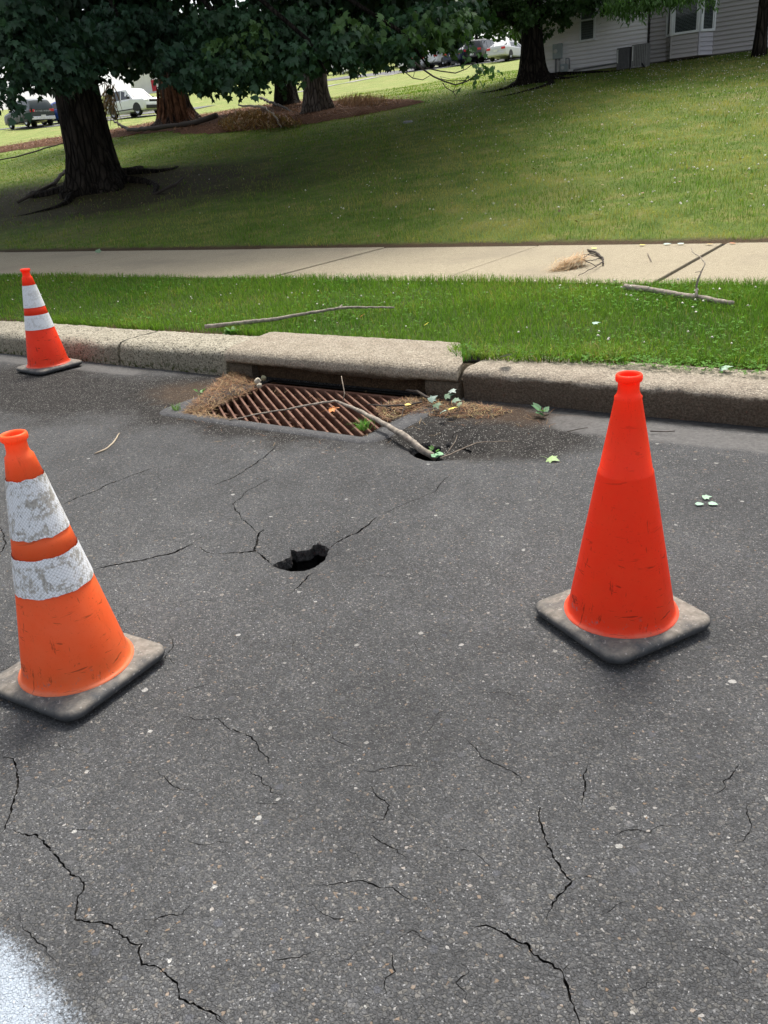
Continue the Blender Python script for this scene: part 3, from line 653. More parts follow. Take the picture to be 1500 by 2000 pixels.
x = -np.exp(r.uniform(0, np.log(15.5), N))+1.9; y = 4.185+np.sqrt(r.random(N))*0+r.random(N)*1.96
bare = (wob(x*5, y*0)*.05+4.19 > y) & (x > -1.6)
edge = (y > 4.28) | (r.random(N) < .55); k = ~bare & edge & ~((x > -3.9) & (x < -2.1) & (y < 4.27)); x, y = x[k], y[k]; N = len(x)
h = r.uniform(.03, .075, N)*(1+.35*wob(x*2.5, y*2.5))*np.where(y > 5.95, 1.2, 1.)*np.where(x < -6, .8, 1); d = np.hypot(x, y)
w = r.uniform(.0022, .0042, N)*np.clip(d/6, .9, 1.8)
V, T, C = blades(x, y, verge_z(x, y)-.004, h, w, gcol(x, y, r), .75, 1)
g = link('verge_grass', npmesh('verge_grass', V, T, C), GRASS); tag(g, 'lush green grass of the verge between kerb and sidewalk', 'grass', kind='stuff')
# taller tufts where the grass hangs over the kerb
N = 5000; x = r.uniform(-7, 1, N); y = 4.20+np.abs(r.normal(0, .06, N)); tuft = (wob(x*4, y*0+3) > -.1) & ~((x > -3.86) & (x < -2.14) & (y < 4.26)); x, y = x[tuft], y[tuft]; N = len(x)
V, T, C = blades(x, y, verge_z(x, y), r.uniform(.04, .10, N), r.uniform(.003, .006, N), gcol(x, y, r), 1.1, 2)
g = link('edge_grass', npmesh('edge_grass', V, T, C), GRASS); tag(g, 'longer grass hanging over the back edge of the kerb', 'grass', kind='stuff')
# lawn grass, log-spaced away from the camera
N = 290000; u = r.random(N); rad = 8.2*np.exp(u*np.log(46/8.2)); ang = radians(90+35.8)+r.uniform(-radians(37), radians(37), N)
x, y = rad*np.cos(ang), rad*np.sin(ang)
fine_edge = 8.36+.07*wob(x*4, y*0)
k = (y > fine_edge) & ~inbed(x, y) & (y < 40) & ~((y > 27.5) & (x > -12.6))
bd = np.hypot((x+16.5)/7, (y-12.6)/3.6); k &= r.random(N) < np.clip((bd-.42)*.95, .10, 1); k &= ~((x > -1) & (y > 30))  # grass thinned round the big trunk, spread wider to read as shade
x, y = x[k], y[k]; N = len(x); d = np.hypot(x, y)
h = r.uniform(.025, .07, N)*(1+.45*wob(x*2, y*2.6)); w = r.uniform(.0026, .0046, N)*np.clip(d/8, 1, 4.5)
C0 = gcol(x, y, r, .04); big = wob(x*.9+3, y*1.3)+.6*wob(x*2.3, y*3.1+2); big = big+.55*wob(x*6.1, y*8.3)+.3*r.normal(0, 1, N); dry = np.clip((big+.12)*1.5, 0, 1.)*(.35+.65*sstep(-13, -6, x))
C0 = C0*(1-dry[:, None]*.7)+np.array([.46, .36, .15])*dry[:, None]*.7
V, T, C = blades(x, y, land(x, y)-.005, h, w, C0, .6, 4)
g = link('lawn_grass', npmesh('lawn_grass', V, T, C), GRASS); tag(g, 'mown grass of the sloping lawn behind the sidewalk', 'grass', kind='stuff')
# clover leaves and white clover flowers
def trefoil(x, y, z, s, col, r):
    n = len(x); V = np.zeros((n, 3, 4, 3)); a0 = r.uniform(0, 2*pi, n); tl = r.uniform(-.4, .4, (n, 2))
    for k in range(3):
        a = a0+k*2*pi/3
        for j, (q, wd_) in enumerate([(0, 0), (.65, -.45), (1, 0), (.65, .45)]):
            ux, uy = np.cos(a)*q-np.sin(a)*wd_, np.sin(a)*q+np.cos(a)*wd_
            V[:, k, j] = np.column_stack([x+ux*s, y+uy*s, z+(ux*tl[:, 0]+uy*tl[:, 1])*s+q*s*.15])
    T = (np.array([(0, 1, 2), (0, 2, 3)])[None]+np.arange(n*3)[:, None, None]*4).reshape(-1, 3)
    return V.reshape(-1, 3), T, np.repeat(col, 12, 0)
N = 16000; x = -np.exp(r.uniform(0, np.log(14), N))+1.7; y = r.uniform(4.2, 6.1, N); k = (wob(x*2.2, y*2.2+5)+.35*r.normal(0, 1, N) > .1) & ~((x > -3.9) & (x < -2.1) & (y < 4.3)); x, y = x[k], y[k]; N = len(x)
V, T, C = trefoil(x, y, verge_z(x, y)+r.uniform(.02, .055, N), r.uniform(.007, .013, N), np.array([(.105, .22, .045)])*r.uniform(.7, 1.4, (N, 1)), r)
g = link('clover_leaves', npmesh('clover_leaves', V, T, C), GRASS); tag(g, 'clover leaves growing through the verge grass', 'clover', kind='stuff')
def flowers(x, y, z, s, name, label):
    n = len(x); V = icos[None]*s[:, None, None]*np.array([1, 1, .9])+np.stack([x, y, z], 1)[:, None]; V = V+r.normal(0, 1, V.shape)*s[:, None, None]*.15
    C = np.repeat(np.array([(.62, .60, .50)])*r.uniform(.7, 1.1, (n, 1)), 6, 0)
    o = link(name, npmesh(name, V.reshape(-1, 3), (ict[None]+np.arange(n)[:, None, None]*6).reshape(-1, 3), C), CHIP); tag(o, label, 'clover flowers', kind='stuff')
N = 260; x = -np.exp(r.uniform(0, np.log(14), N))+1.7; y = r.uniform(4.3, 6.0, N); k = wob(x*1.5, y*2+2) > -.25; x, y = x[k], y[k]
flowers(x, y, verge_z(x, y)+r.uniform(.06, .085, len(x)), r.uniform(.006, .010, len(x)), 'verge_clover_flowers', 'small white clover flower heads in the verge grass')
N = 9000; rad = r.uniform(9, 31, N); ang = radians(90+35.8)-r.uniform(-radians(14), radians(36), N); x, y = rad*np.cos(ang), rad*np.sin(ang)
k = (y > 9) & (y < 27.3) & (r.random(N) < .15+.85*sstep(-11, -7, x+(y-14)*.35)) & (r.random(N) < np.clip(.12+.5*sstep(13, 24, y)*(wob(x*.8, y*.8) > -.2), 0, 1)); x, y = x[k], y[k]
flowers(x, y, land(x, y)+.075, r.uniform(.009, .017, len(x)), 'lawn_clover_flowers', 'white clover flower heads scattered over the upper lawn')

# ------------------------------------------------------------------ traffic cones
PI2 = 2*pi
def rsq(s, r, n=6):
    o = []
    for k in range(4):
        a0 = k*pi/2; cx = (s-r)*(1 if k in (0, 3) else -1); cy = (s-r)*(1 if k < 2 else -1)
        for j in range(n+1): a = a0+pi/2*j/n; o.append((cx+r*cos(a), cy+r*sin(a)))
    return o
def cone(x, y, a, bodymat, collar, label, ledge=False, lean=(0, 0)):
    t = empty('traffic_cone', (x, y, float(road_z(x, y))+.001), a, label, 'traffic cone', 'traffic cones round the damaged road'); t.rotation_euler = (lean[0], lean[1], a)
    b = MB(); V = []; lv = [(.168, .010, .04), (.176, .015, .045), (.179, .024, .045), (.177, .034, .043), (.169, .040, .04), (.140, .0435, .03), (.05, .045, .02)]
    m = 28
    for s, z, r in lv: V += [(p[0], p[1], z) for p in rsq(s, r)]
    b.add(V, [(i*m+k, i*m+(k+1) % m, (i+1)*m+(k+1) % m, (i+1)*m+k) for i in range(len(lv)-1) for k in range(m)]); b.add(V[:m], [tuple(range(m))[::-1]]); b.add(V[-m:], [tuple(range(m))])
    b.build('base', RUBBER, t, True)
    for sx in (-1, 1):
        for sy in (-1, 1): MB().lathe([(.0, 0), (.010, 0), (.012, .013)], 10, (sx*.14, sy*.14, 0)).build('foot', RUBBER, t)
    R = lambda z: .0345+(.655-z)/(.655-.05)*.108
    pf = [(.154, .0430), (.1525, .0465), (.148, .0475), (.1435, .052), (R(.066), .066), (R(.09), .09)]
    if ledge: pf += [(R(.455), .452), (R(.455)-.0005, .456), (R(.455)-.0035, .460)]
    else:
        pf += [(R(.295), .295), (R(.30)-.002, .30), (R(.40)-.002, .40), (R(.402), .402), (R(.448), .448), (R(.45)-.002, .45), (R(.60)-.002, .60), (R(.602), .602)]
    pf += [(.0355 if not ledge else .0335, .645), (.034, .652), (.029, .658), (.0262, .668), (.026, .685), (.0272, .690), (.0315, .692), (.033, .697), (.0325, .705), (.030, .709), (.0265, .709), (.024, .703), (.022, .68), (.024, .655), (.05, .5), (.12, .08)]
    o = MB().lathe(pf, 56).build('body', bodymat, t, True)
    if collar:
        for z0, z1, sd in ((.30, .40, 3), (.45, .60, 8)):
            r = np.random.default_rng(sd); n = 72; V = []; e0 = [r.normal(0, .0006)-(.010 if (sd == 8 and k in (58, 59, 60)) else 0)*0 for k in range(n)]
            zs = [z0+.0005, z0+.003]+list(np.linspace(z0+.01, z1-.01, 6))+[z1-.003, z1-.0005]
            for i, z in enumerate(zs):
                for k in range(n):
                    dz = (r.normal(0, .0009)+.0015*sin(k*.7)) if i in (0, len(zs)-1) and collar == 1 else 0
                    rr_ = R(z)+.0018+(r.normal(0, .0003) if collar == 1 else 0); V.append((rr_*cos(PI2*k/n), rr_*sin(PI2*k/n), z+dz))
            MB().add(V, [(i*n+k, i*n+(k+1) % n, (i+1)*n+(k+1) % n, (i+1)*n+k) for i in range(len(zs)-1) for k in range(n)]).build('reflective_collar', m_collar('collar_%d_%d' % (collar, sd), .85 if collar == 1 else .35), t, True)
    return t
cone(-1.8506, 1.0637, 1.6279, m_cone('faded_orange_plastic', (.98, .165, .035), (1., .215, .065), .6), 1, 'faded orange traffic cone with dirty torn white collars, nearest on the left')
cone(-.6393, 1.9619, 1.0679, m_cone('red_orange_plastic', (1., .055, .010), (1., .080, .018), .6), 0, 'plain red orange traffic cone without white collars', True)
cone(-5.3964, 3.5442-.03, 1.4769, m_cone('bright_orange_plastic', (.96, .055, .012), (1., .075, .018), .8), 2, 'orange traffic cone with clean white collars standing against the kerb')
# ------------------------------------------------------------------ foliage
LT = np.array([(0, 0, 0), (.16, .02, .0), (.46, .10, -.05), (.33, .30, .0), (.52, .52, -.08), (.25, .55, .02), (.14, .72, 0), (0, 1., -.10), (-.14, .72, 0), (-.25, .55, .02), (-.52, .52, -.08), (-.33, .30, .0), (-.46, .10, -.05), (-.16, .02, 0), (0, .38, .06)])
LTF = np.array([(14, i, (i+1) % 14) for i in range(14)])
LC = np.array([(0, 0, 0), (.38, .25, -.03), (.30, .62, -.04), (0, 1, -.10), (-.30, .62, -.04), (-.38, .25, -.03)]); LCF = np.array([(0, 1, 2), (0, 2, 3), (0, 3, 4), (0, 4, 5)])
def leaves(pos, tip, nrm, size, col, tmpl=LT, tf=LTF):
    tip = tip/np.linalg.norm(tip, axis=1, keepdims=True); s = np.cross(tip, nrm); s /= np.linalg.norm(s, axis=1, keepdims=True)+1e-9; n2 = np.cross(s, tip)
    V = pos[:, None]+size[:, None, None]*(tmpl[None, :, 0:1]*s[:, None]+tmpl[None, :, 1:2]*tip[:, None]+tmpl[None, :, 2:3]*n2[:, None])
    k = len(tmpl); T = (tf[None]+np.arange(len(pos))[:, None, None]*k).reshape(-1, 3)
    return V.reshape(-1, 3), T, np.repeat(col, k, 0)
def spray_cloud(regions, size, col, seed, per=13, twigs=None, view=(0, 0, 0)):
    # regions: (centre xyz, rx, ry, rz, number of sprays). Drooping sprays of overlapping leaves
    r = np.random.default_rng(seed); P_, Tp, Nn, Sz, Cc = [], [], [], [], []
    for c, rx, ry, rz, n in regions:
        o = r.normal(0, 1, (n, 3)); o /= np.linalg.norm(o, axis=1, keepdims=True); o *= (r.random((n, 1))**.45)
        ctr = np.array(c)+o*np.array([rx, ry, rz])
        az = r.uniform(0, 2*pi, n); shade = r.uniform(.75, 1.3, n)
        for i in range(n):
            d = np.array([cos(az[i]), sin(az[i]), -.25-.4*r.random()]); L = size*3.6
            t = np.linspace(-.5, .5, per)[:, None]; p = ctr[i]+d*t*L+np.array([0, 0, -1])*(t**2)*L*.5+r.normal(0, size*.35, (per, 3))
            side = np.where(np.arange(per) % 2, 1, -1)[:, None]*np.array([-d[1], d[0], 0])
            tip = side*.7+d*.5+np.array([0, 0, -.9])+r.normal(0, .3, (per, 3))
            nrm = np.array([0, 0, 1.])*.7+np.array([o[i][0], o[i][1], 0])*.6+r.normal(0, .35, (per, 3))
            P_.append(p); Tp.append(tip); Nn.append(nrm); Sz.append(size*r.uniform(.6, 1.25, per)); Cc.append(np.array([col])*shade[i]*r.uniform(.8, 1.2, (per, 1)))
            if twigs is not None: twigs.tube([tuple(ctr[i]-d*.5*L+np.array([0, 0, -.12*L])), tuple(ctr[i]), tuple(ctr[i]+d*.5*L+np.array([0, 0, -.12*L]))], [.008, .006, .003], 3, cap=False)
    return np.concatenate(P_), np.concatenate(Tp), np.concatenate(Nn), np.concatenate(Sz), np.concatenate(Cc)
def reg(px, py, D, rx, ry, n, dd=None):
    c = at_d(px, py, D); k = D/F; return (c, rx*k, dd or max(.8, rx*k*.8), ry*k, n)
def trunk(t, base, r0, h, flare, mat, seed, lean=(0, 0), nroot=0, top=.62, n=40):
    # stem with buttressed foot; base = world xyz, parts are in world metres relative to the Empty
    r = random.Random(seed); ph = [r.uniform(0, 6) for _ in range(4)]; V = []; zs = [-.5, -.15, 0, .12, .28, .5, .8, 1.2, 1.8, 2.6, 3.6, 4.8, 6.2, 8][:14]; zs = [z for z in zs if z < h]+[h]
    for z in zs:
        f = 1+(flare-1)*math.exp(-max(z, 0)/.38); tp = 1-(1-top)*max(z, 0)/h
        for k in range(n):
            a = PI2*k/n; but = (.5+.5*sin(3*a+ph[0]))*.5+(.5+.5*sin(5*a+ph[1]))*.3+.35
            rr_ = r0*tp*(1+(f-1)*but)*(1+.05*sin(7*a+ph[2]+z*.8)+r.uniform(-.035, .035))
            V.append((rr_*cos(a)+lean[0]*max(z, 0), rr_*sin(a)+lean[1]*max(z, 0), z))
    b = MB().add(V, [(i*n+k, i*n+(k+1) % n, (i+1)*n+(k+1) % n, (i+1)*n+k) for i in range(len(zs)-1) for k in range(n)])
    o = b.build('trunk', mat, t, True)
    for i in range(nroot):
        a = r.uniform(0, PI2); p = []; L = r.uniform(1.2, 3.0)
        for j in range(9):
            u = j/8; q = a+.5*sin(u*3+i); x, y = (r0*1.0+L*u)*cos(q), (r0*1.0+L*u)*sin(q); p.append((x, y, float(land(base[0]+x, base[1]+y))-base[2]+.05*(1-u)-.02))
        MB().tube(p, [.11*(1-j/9)+.012 for j in range(9)], 7, .15).build('root', mat, t, True)
    return o
def limb(t, pts, r0, r1, mat, n=8):
    k = len(pts); return MB().tube(pts, [r0+(r1-r0)*i/(k-1) for i in range(k)], n, .06).build('limb', mat, t, True)
def tree(name, base, label, cat='tree', group=None): return empty(name, base, 0, label, cat, group)
def local(t, arr): return arr-np.array(t.location)
def mass(t, regions, size, col, seed, name='foliage', tmpl=LC, tf=LCF, mat=None, per=13, twig=None, thin=0):
    P_, Tp, Nn, Sz, Cc = spray_cloud(regions, size, col, seed, per)
    V, T, C = leaves(local(t, P_), Tp, Nn, Sz, Cc, tmpl, tf)
    o = link(name, npmesh(name, V, T, C), mat or LEAF, t); o['kind'] = 'stuff'; return o
# --- big maple on the left
A0 = spot(190, 362); A0[2] -= .12
tA = tree('maple_tree', A0, 'huge dark furrowed maple trunk under low leafy boughs, nearest tree on the left', group='trees on the lawn')
trunk(tA, A0, .50, 7.5, 1.75, BARK, 3, (-.01, 0), 5, .72, 56)
for az, up_, L in [(-60, 1.1, 5.5), (-5, 1.0, 5.5), (200, 1.2, 5), (100, 1.3, 4), (-110, 1.0, 5.2), (30, 1.2, 4)]:
    a = radians(az); z0 = 4.2+random.random()*1.6; limb(tA, [(.3*cos(a), .3*sin(a), z0), (L*.3*cos(a), L*.3*sin(a), z0+L*.25*up_), (L*.65*cos(a), L*.65*sin(a), z0+L*.33*up_), (L*cos(a), L*sin(a), z0+L*.2*up_)], .2, .04, BARK)
near = [reg(20, 55, 12.8, 100, 75, 80), reg(12, 185, 12.4, 16, 26, 6, .2), reg(80, 130, 12.8, 75, 38, 52), reg(150, 95, 13.6, 80, 50, 50), reg(235, 58, 14.5, 85, 46, 56), reg(305, 66, 15, 70, 44, 48), reg(366, 150, 13.8, 22, 22, 14), reg(352, 115, 14, 34, 26, 20)]
near2 = [reg(430, 65, 14.4, 90, 62, 66), reg(445, 135, 13.6, 62, 28, 28), reg(505, 145, 13.6, 24, 24, 9), reg(560, 70, 14.4, 90, 62, 70), reg(605, 112, 13.6, 42, 26, 22), reg(660, 92, 13.9, 60, 28, 34),
         reg(728, 105, 14, 38, 18, 14), reg(780, 58, 14.5, 80, 50, 56), reg(790, 98, 14, 30, 14, 9), reg(850, 48, 15, 60, 38, 38), reg(872, 76, 15, 24, 12, 8), reg(912, 28, 15.6, 34, 30, 16)]
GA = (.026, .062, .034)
P_, Tp, Nn, Sz, Cc = spray_cloud([(c_, a_, b_, d_, int(n_*1.4)) for c_, a_, b_, d_, n_ in near], .125, GA, 21, 14)
dd = (P_-np.array([0, 0, CH]))@fw; order = np.argsort(dd)
u_ = F*((P_-[0, 0, CH])@RT)/dd+750; v_ = 1000-F*((P_-[0, 0, CH])@UP)/dd
vis = [i for i in order if -10 < u_[i] < 600 and 10 < v_[i] < 270][:150]
lm = bpy.data.meshes.new('leaf'); lm.from_pydata([tuple(q) for q in LT], [], [tuple(int(j) for j in q) for q in LTF]); lm.materials.append(LEAFO)
for i in vis:
    tip = Vector(Tp[i]).normalized(); s = tip.cross(Vector(Nn[i])).normalized(); n2 = s.cross(tip); q = Sz[i]
    o = bpy.data.objects.new('leaf', lm); COL.objects.link(o); o.parent = tA; p = Vector(P_[i])-tA.location
    o.matrix_local = Matrix(((s.x*q, tip.x*q, n2.x*q, p.x), (s.y*q, tip.y*q, n2.y*q, p.y), (s.z*q, tip.z*q, n2.z*q, p.z), (0, 0, 0, 1)))
k = np.ones(len(P_), bool); k[vis] = False
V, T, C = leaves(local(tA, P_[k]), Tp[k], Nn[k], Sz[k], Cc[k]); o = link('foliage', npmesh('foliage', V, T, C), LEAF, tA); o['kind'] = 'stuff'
def upper(c, r, rz, n): return (np.array(c), r, r, rz, n)
mass(tA, [upper((A0[0], A0[1], A0[2]+9.5), 6.5, 3.6, 1300), upper((A0[0]+3.5, A0[1]-1, A0[2]+8.8), 5.5, 2.6, 900), upper((-10.0, 14.0, 8.8), 4.2, 2.4, 520), upper((A0[0]-6, A0[1]+1, A0[2]+9), 6, 3, 800), upper((A0[0]+3, A0[1]+7, A0[2]+9), 6, 3, 800)], .36, GA, 5, 'crown')  # crown above the view; outer lobes added to deepen the shade below
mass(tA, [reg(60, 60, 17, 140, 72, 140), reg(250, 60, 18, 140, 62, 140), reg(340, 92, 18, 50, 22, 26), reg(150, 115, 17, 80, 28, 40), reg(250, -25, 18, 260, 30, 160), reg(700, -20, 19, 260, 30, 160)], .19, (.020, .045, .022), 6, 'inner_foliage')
def boughs(t, regs, z0, r0=.07):
    for c, rx, ry, rz, n in regs[::4]:
        b = np.array([0, 0, z0]); e = c-np.array(t.location); m_ = b*.45+e*.55+np.array([0, 0, .9]); limb(t, [tuple(b*.9+e*.1), tuple(m_), tuple(e+np.array([0, 0, .25])), tuple(e+(e-m_)*.12)], r0, .012, BARK, 6)
boughs(tA, near, 4.6)
# --- maple whose boughs hang across the middle
E0 = spot(622, 222)
tE = tree('maple_tree', E0, 'grey barked maple rising from the mulch bed, middle of the lawn', group='trees on the lawn')
trunk(tE, E0, .41, 8, 1.75, BARKP, 8, (0, 0), 5, .7)
P_, Tp, Nn, Sz, Cc = spray_cloud([(c_, a_, b_, d_, int(n_*1.4)) for c_, a_, b_, d_, n_ in near2], .125, (.034, .078, .036), 22, 14)
dd = (P_-np.array([0, 0, CH]))@fw; order = np.argsort(dd)
u_ = F*((P_-[0, 0, CH])@RT)/dd+750; v_ = 1000-F*((P_-[0, 0, CH])@UP)/dd
vis = [i for i in order if 10 < v_[i] < 270][:150]
for i in vis:
    tip = Vector(Tp[i]).normalized(); s = tip.cross(Vector(Nn[i])).normalized(); n2 = s.cross(tip); q = Sz[i]
    o = bpy.data.objects.new('leaf', lm); COL.objects.link(o); o.parent = tA; p = Vector(P_[i])-tA.location
    o.matrix_local = Matrix(((s.x*q, tip.x*q, n2.x*q, p.x), (s.y*q, tip.y*q, n2.y*q, p.y), (s.z*q, tip.z*q, n2.z*q, p.z), (0, 0, 0, 1)))
k = np.ones(len(P_), bool); k[vis] = False
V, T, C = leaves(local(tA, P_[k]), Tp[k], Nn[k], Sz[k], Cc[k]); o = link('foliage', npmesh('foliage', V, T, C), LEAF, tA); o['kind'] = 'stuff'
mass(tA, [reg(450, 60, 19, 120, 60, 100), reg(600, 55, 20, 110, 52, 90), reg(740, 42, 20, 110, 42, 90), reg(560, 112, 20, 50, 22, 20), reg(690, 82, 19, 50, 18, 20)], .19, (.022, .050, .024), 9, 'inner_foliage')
mass(tE, [upper((E0[0], E0[1], E0[2]+9.5), 5.6, 3.6, 1000)], .27, (.030, .07, .035), 10, 'crown')
boughs(tA, near2, 5.5, .08)
mass(tA, [reg(880, 50, 14.6, 50, 34, 20), reg(830, 75, 14.2, 40, 24, 12), reg(700, 60, 13.8, 60, 30, 12), reg(470, 80, 13.6, 70, 40, 10)], .13, (.075, .14, .045), 61, 'pale_foliage', LT, LTF)
tw = MB()
for l, r0 in [([(330, 290), (400, 350), (500, 420), (600, 465), (700, 495), (800, 465), (900, 400), (985, 330)], .016), ([(430, 340), (560, 370), (700, 388), (800, 350), (880, 290)], .010), ([(585, 475), (610, 520), (680, 560), (710, 610)], .008), ([(680, 560), (760, 520)], .005), ([(680, 560), (705, 500)], .004), ([(240, 380), (310, 435), (400, 450), (470, 410)], .008), ([(310, 435), (330, 370)], .005), ([(800, 455), (660, 460), (520, 430)], .006), ([(900, 425), (960, 405), (1000, 360)], .006), ([(570, 340), (565, 300)], .004), ([(600, 465), (560, 420), (650, 440)], .004)]:
    p = [tuple(local(tA, at_d(a, b_, 12.4))) for a, b_ in crop(l, 740, 60, 4.6875)]; p = jag(p, .12, .012, 4); tw.tube(p, [r0*(1-.6*i/len(p)) for i in range(len(p))], 5, .2)
tw.build('bare_twig', TWIGD, tA)
mass(tA, [reg(955, 137, 12.4, 14, 8, 3, .15), reg(925, 145, 12.4, 12, 8, 3, .15), reg(915, 105, 13, 12, 12, 4, .2)], .10, (.06, .13, .04), 33, 'twig_leaves', LT, LTF, per=6)
# --- the two trunks behind and the torn one
D0 = spot(562, 210); tD = tree('pine_tree', D0, 'dark pine trunk with flared foot just behind the grey maple', group='trees on the lawn'); trunk(tD, D0, .44, 9, 1.8, BARK, 12, (0, 0), 0, .8)
C0_ = spot(350, 243); tC = tree('pine_tree', C0_, 'pine trunk with torn reddish bark and widely flared foot', group='trees on the lawn'); trunk(tC, C0_, .56, 9, 2.3, BARKR, 14, (0, 0), 4, .75)
strips = MB(); rr0 = random.Random(4)
for i in range(46):
    a = rr0.uniform(-2.9, -.2); r_ = .62+rr0.uniform(0, .35); z1 = rr0.uniform(.3, 1.5); r_ = .60+.25*math.exp(-z1)+rr0.uniform(0, .06); p = [(r_*cos(a), r_*sin(a), z1), (r_*1.15*cos(a+.05), r_*1.15*sin(a), z1*.55), (r_*1.35*cos(a+.1), r_*1.35*sin(a), max(.05, z1*.15))]
    strips.tube(p, [.03, .045, .015], 4)
strips.build('hanging_bark', plain('red_bark_strips', (.16, .075, .042), .9, .1, var=.5, vs=5), tC)
GP = (.018, .036, .016)
mass(tD, [upper((D0[0], D0[1], D0[2]+9), 4.2, 4.2, 600), reg(520, 70, 33, 130, 40, 110)], .3, GP, 15, 'crown')
mass(tC, [upper((C0_[0], C0_[1], C0_[2]+9), 4.5, 4.2, 600), reg(330, 70, 34, 130, 42, 130), reg(240, 75, 36, 60, 32, 40)], .3, GP, 16, 'crown')
lb = MB()
for i in range(60):
    c = at_d(212+rr0.uniform(-8, 12), 180+rr0.uniform(-20, 22), 30); e = c+np.array([rr0.uniform(-.9, .2), rr0.uniform(-.2, .2), -rr0.uniform(.3, .9)]); lb.tube([tuple(c), tuple((c+e)/2+np.array([0, 0, .1])), tuple(e)], [.012, .02, .006], 3)
o = lb.build('dead_pine_bough', plain('dead_needles', (.24, .16, .09), .9, .1, var=.5, vs=9)); tag(o, 'drooping dead brown pine bough beside the big dark trunk', 'dead branch')
# --- maple beside the house
B0 = spot(1040, 160); tB = tree('maple_tree', B0, 'maple with forked dark trunk standing left of the grey house', group='trees on the lawn')
trunk(tB, B0, .33, 2.2, 2.1, BARK, 18, (0, 0), 5, .85); k = 25.6/F
def lp(px, py, D): return tuple(local(tB, at_d(px, py, D)))
limb(tB, [(0, 0, 1.9), lp(1035, 20, 25.6), lp(1028, -60, 25.6), lp(1020, -160, 25.3)], .25, .14, BARK, 12)
limb(tB, [(0.1, 0, 1.7), lp(1062, 30, 25.6), lp(1085, 8, 25.3), lp(1130, -30, 25.)], .17, .08, BARK, 10)
limb(tB, [(-.1, 0, 1.4), lp(1015, 55, 25.3), lp(995, 36, 25.), lp(985, 28, 24.6), lp(960, 28, 24.2)], .14, .06, BARK, 10)
GB = (.040, .085, .024)
mass(tB, [reg(975, 0, 25, 70, 32, 90), reg(955, 40, 25.5, 35, 22, 36), reg(1030, 10, 24.5, 60, 24, 60), reg(1025, 34, 24, 22, 14, 14, .4), reg(1055, 36, 24.5, 12, 8, 5, .3), reg(1110, 6, 24.5, 60, 22, 60), reg(1090, 36, 24.8, 12, 8, 6, .3), reg(1108, 42, 24.8, 10, 8, 5, .3), reg(1072, 60, 24.8, 6, 5, 3, .3), reg(1175, 0, 24, 50, 18, 44), reg(1000, 60, 27, 30, 14, 16)], .13, GB, 19, 'foliage', LT, LTF)
mass(tB, [upper((B0[0], B0[1], B0[2]+7.5), 5., 3.6, 900)], .26, GB, 20, 'crown')
# --- slender tree in front of the house and its hanging leaves
F0 = spot(1482, 110); tF = tree('young_tree', F0, 'slender young tree at the right edge in front of the house', group='trees on the lawn'); trunk(tF, F0, .135, 6.5, 1.5, BARK, 23, (.012, 0), 0, .8, 18)
mass(tF, [upper((F0[0]-.5, F0[1], F0[2]+6.2), 3.6, 2.6, 420)], .2, GB, 24, 'crown')
SL = np.array([(0, 0, 0), (.13, .3, -.02), (.10, .65, -.05), (0, 1, -.12), (-.10, .65, -.05), (-.13, .3, -.02)])
mass(tF, [reg(1235, -2, 21, 50, 18, 60, .6), reg(1290, -8, 21, 45, 12, 46, .6), reg(1345, -12, 21, 40, 8, 34, .5), reg(1250, 18, 21, 24, 6, 12, .3), reg(1205, 14, 21, 18, 8, 12, .3), reg(1385, -6, 21, 12, 6, 8, .3)], .15, (.085, .17, .045), 25, 'hanging_leaves', SL, LCF)
limb(tF, [(0, 0, 4.), tuple(local(tF, at_d(1400, -40, 21.5))), tuple(local(tF, at_d(1300, -12, 21))), tuple(local(tF, at_d(1215, 8, 21)))], .05, .012, BARK, 6)
# --- far trees behind the parking lot
def fartree(px, Y, H_, R_, i, label, col, trk=BARK):
    p = at_y(px, 60, Y); x = p[0]; b0 = np.array([x, Y, float(land(x, Y))]); t = tree('broadleaf_tree', b0, label, group='trees beyond the parked cars')
    trunk(t, b0, .22, H_*.6, 1.4, trk, i, (0, 0), 0, .6, 10)
    mass(t, [upper((b0[0], b0[1], b0[2]+H_*.60), R_, H_*.42, 420), upper((b0[0]+R_*.5, b0[1]-1, b0[2]+H_*.42), R_*.7, H_*.28, 160)], .55, col, i, 'crown', per=9)
for i, (px, Y, H_, R_, lb_, c) in enumerate([(1015, 102, 12, 6, 'dark green tree behind the silver sedan', (.030, .07, .02)), (930, 103, 12, 6.5, 'bushy tree behind the black off-road car', (.035, .085, .022)), (850, 104, 13, 7, 'yellowish green tree behind the small white car', (.06, .12, .03)),
    (770, 108, 13, 7, 'tree behind the white car with red tail lamp', (.035, .08, .02)), (690, 112, 13, 7, 'tree beyond the far white car', (.03, .07, .02)), (1080, 104, 14, 7, 'tree hidden in part by the maple beside the house', (.03, .07, .02))]):
    fartree(px, Y, H_, R_, 40+i, lb_, c)
def thinstem(px, py, w, h, label, px2=None):
    b0 = spot(px, py); D = (b0-np.array([0, 0, CH]))@fw; t = tree('slim_tree', b0, label, group='slim trees by the parking lot'); trunk(t, b0, w*D/F/2, h, 1.15, BARKW, int(px), (0, 0), 0, .8, 12)
    mass(t, [upper((b0[0], b0[1], b0[2]+h+.5), 2.4, 1.8, 130)], .4, (.04, .09, .025), int(px), 'crown', per=9)
thinstem(1005, 116, 8, 4.6, 'slim pale trunked tree in front of the silver sedan'); thinstem(1024, 112, 4, 4.8, 'thin pale trunked tree just left of the dark forked maple'); thinstem(876, 129, 10, 2.6, 'short brownish trunked tree in front of the small white car')
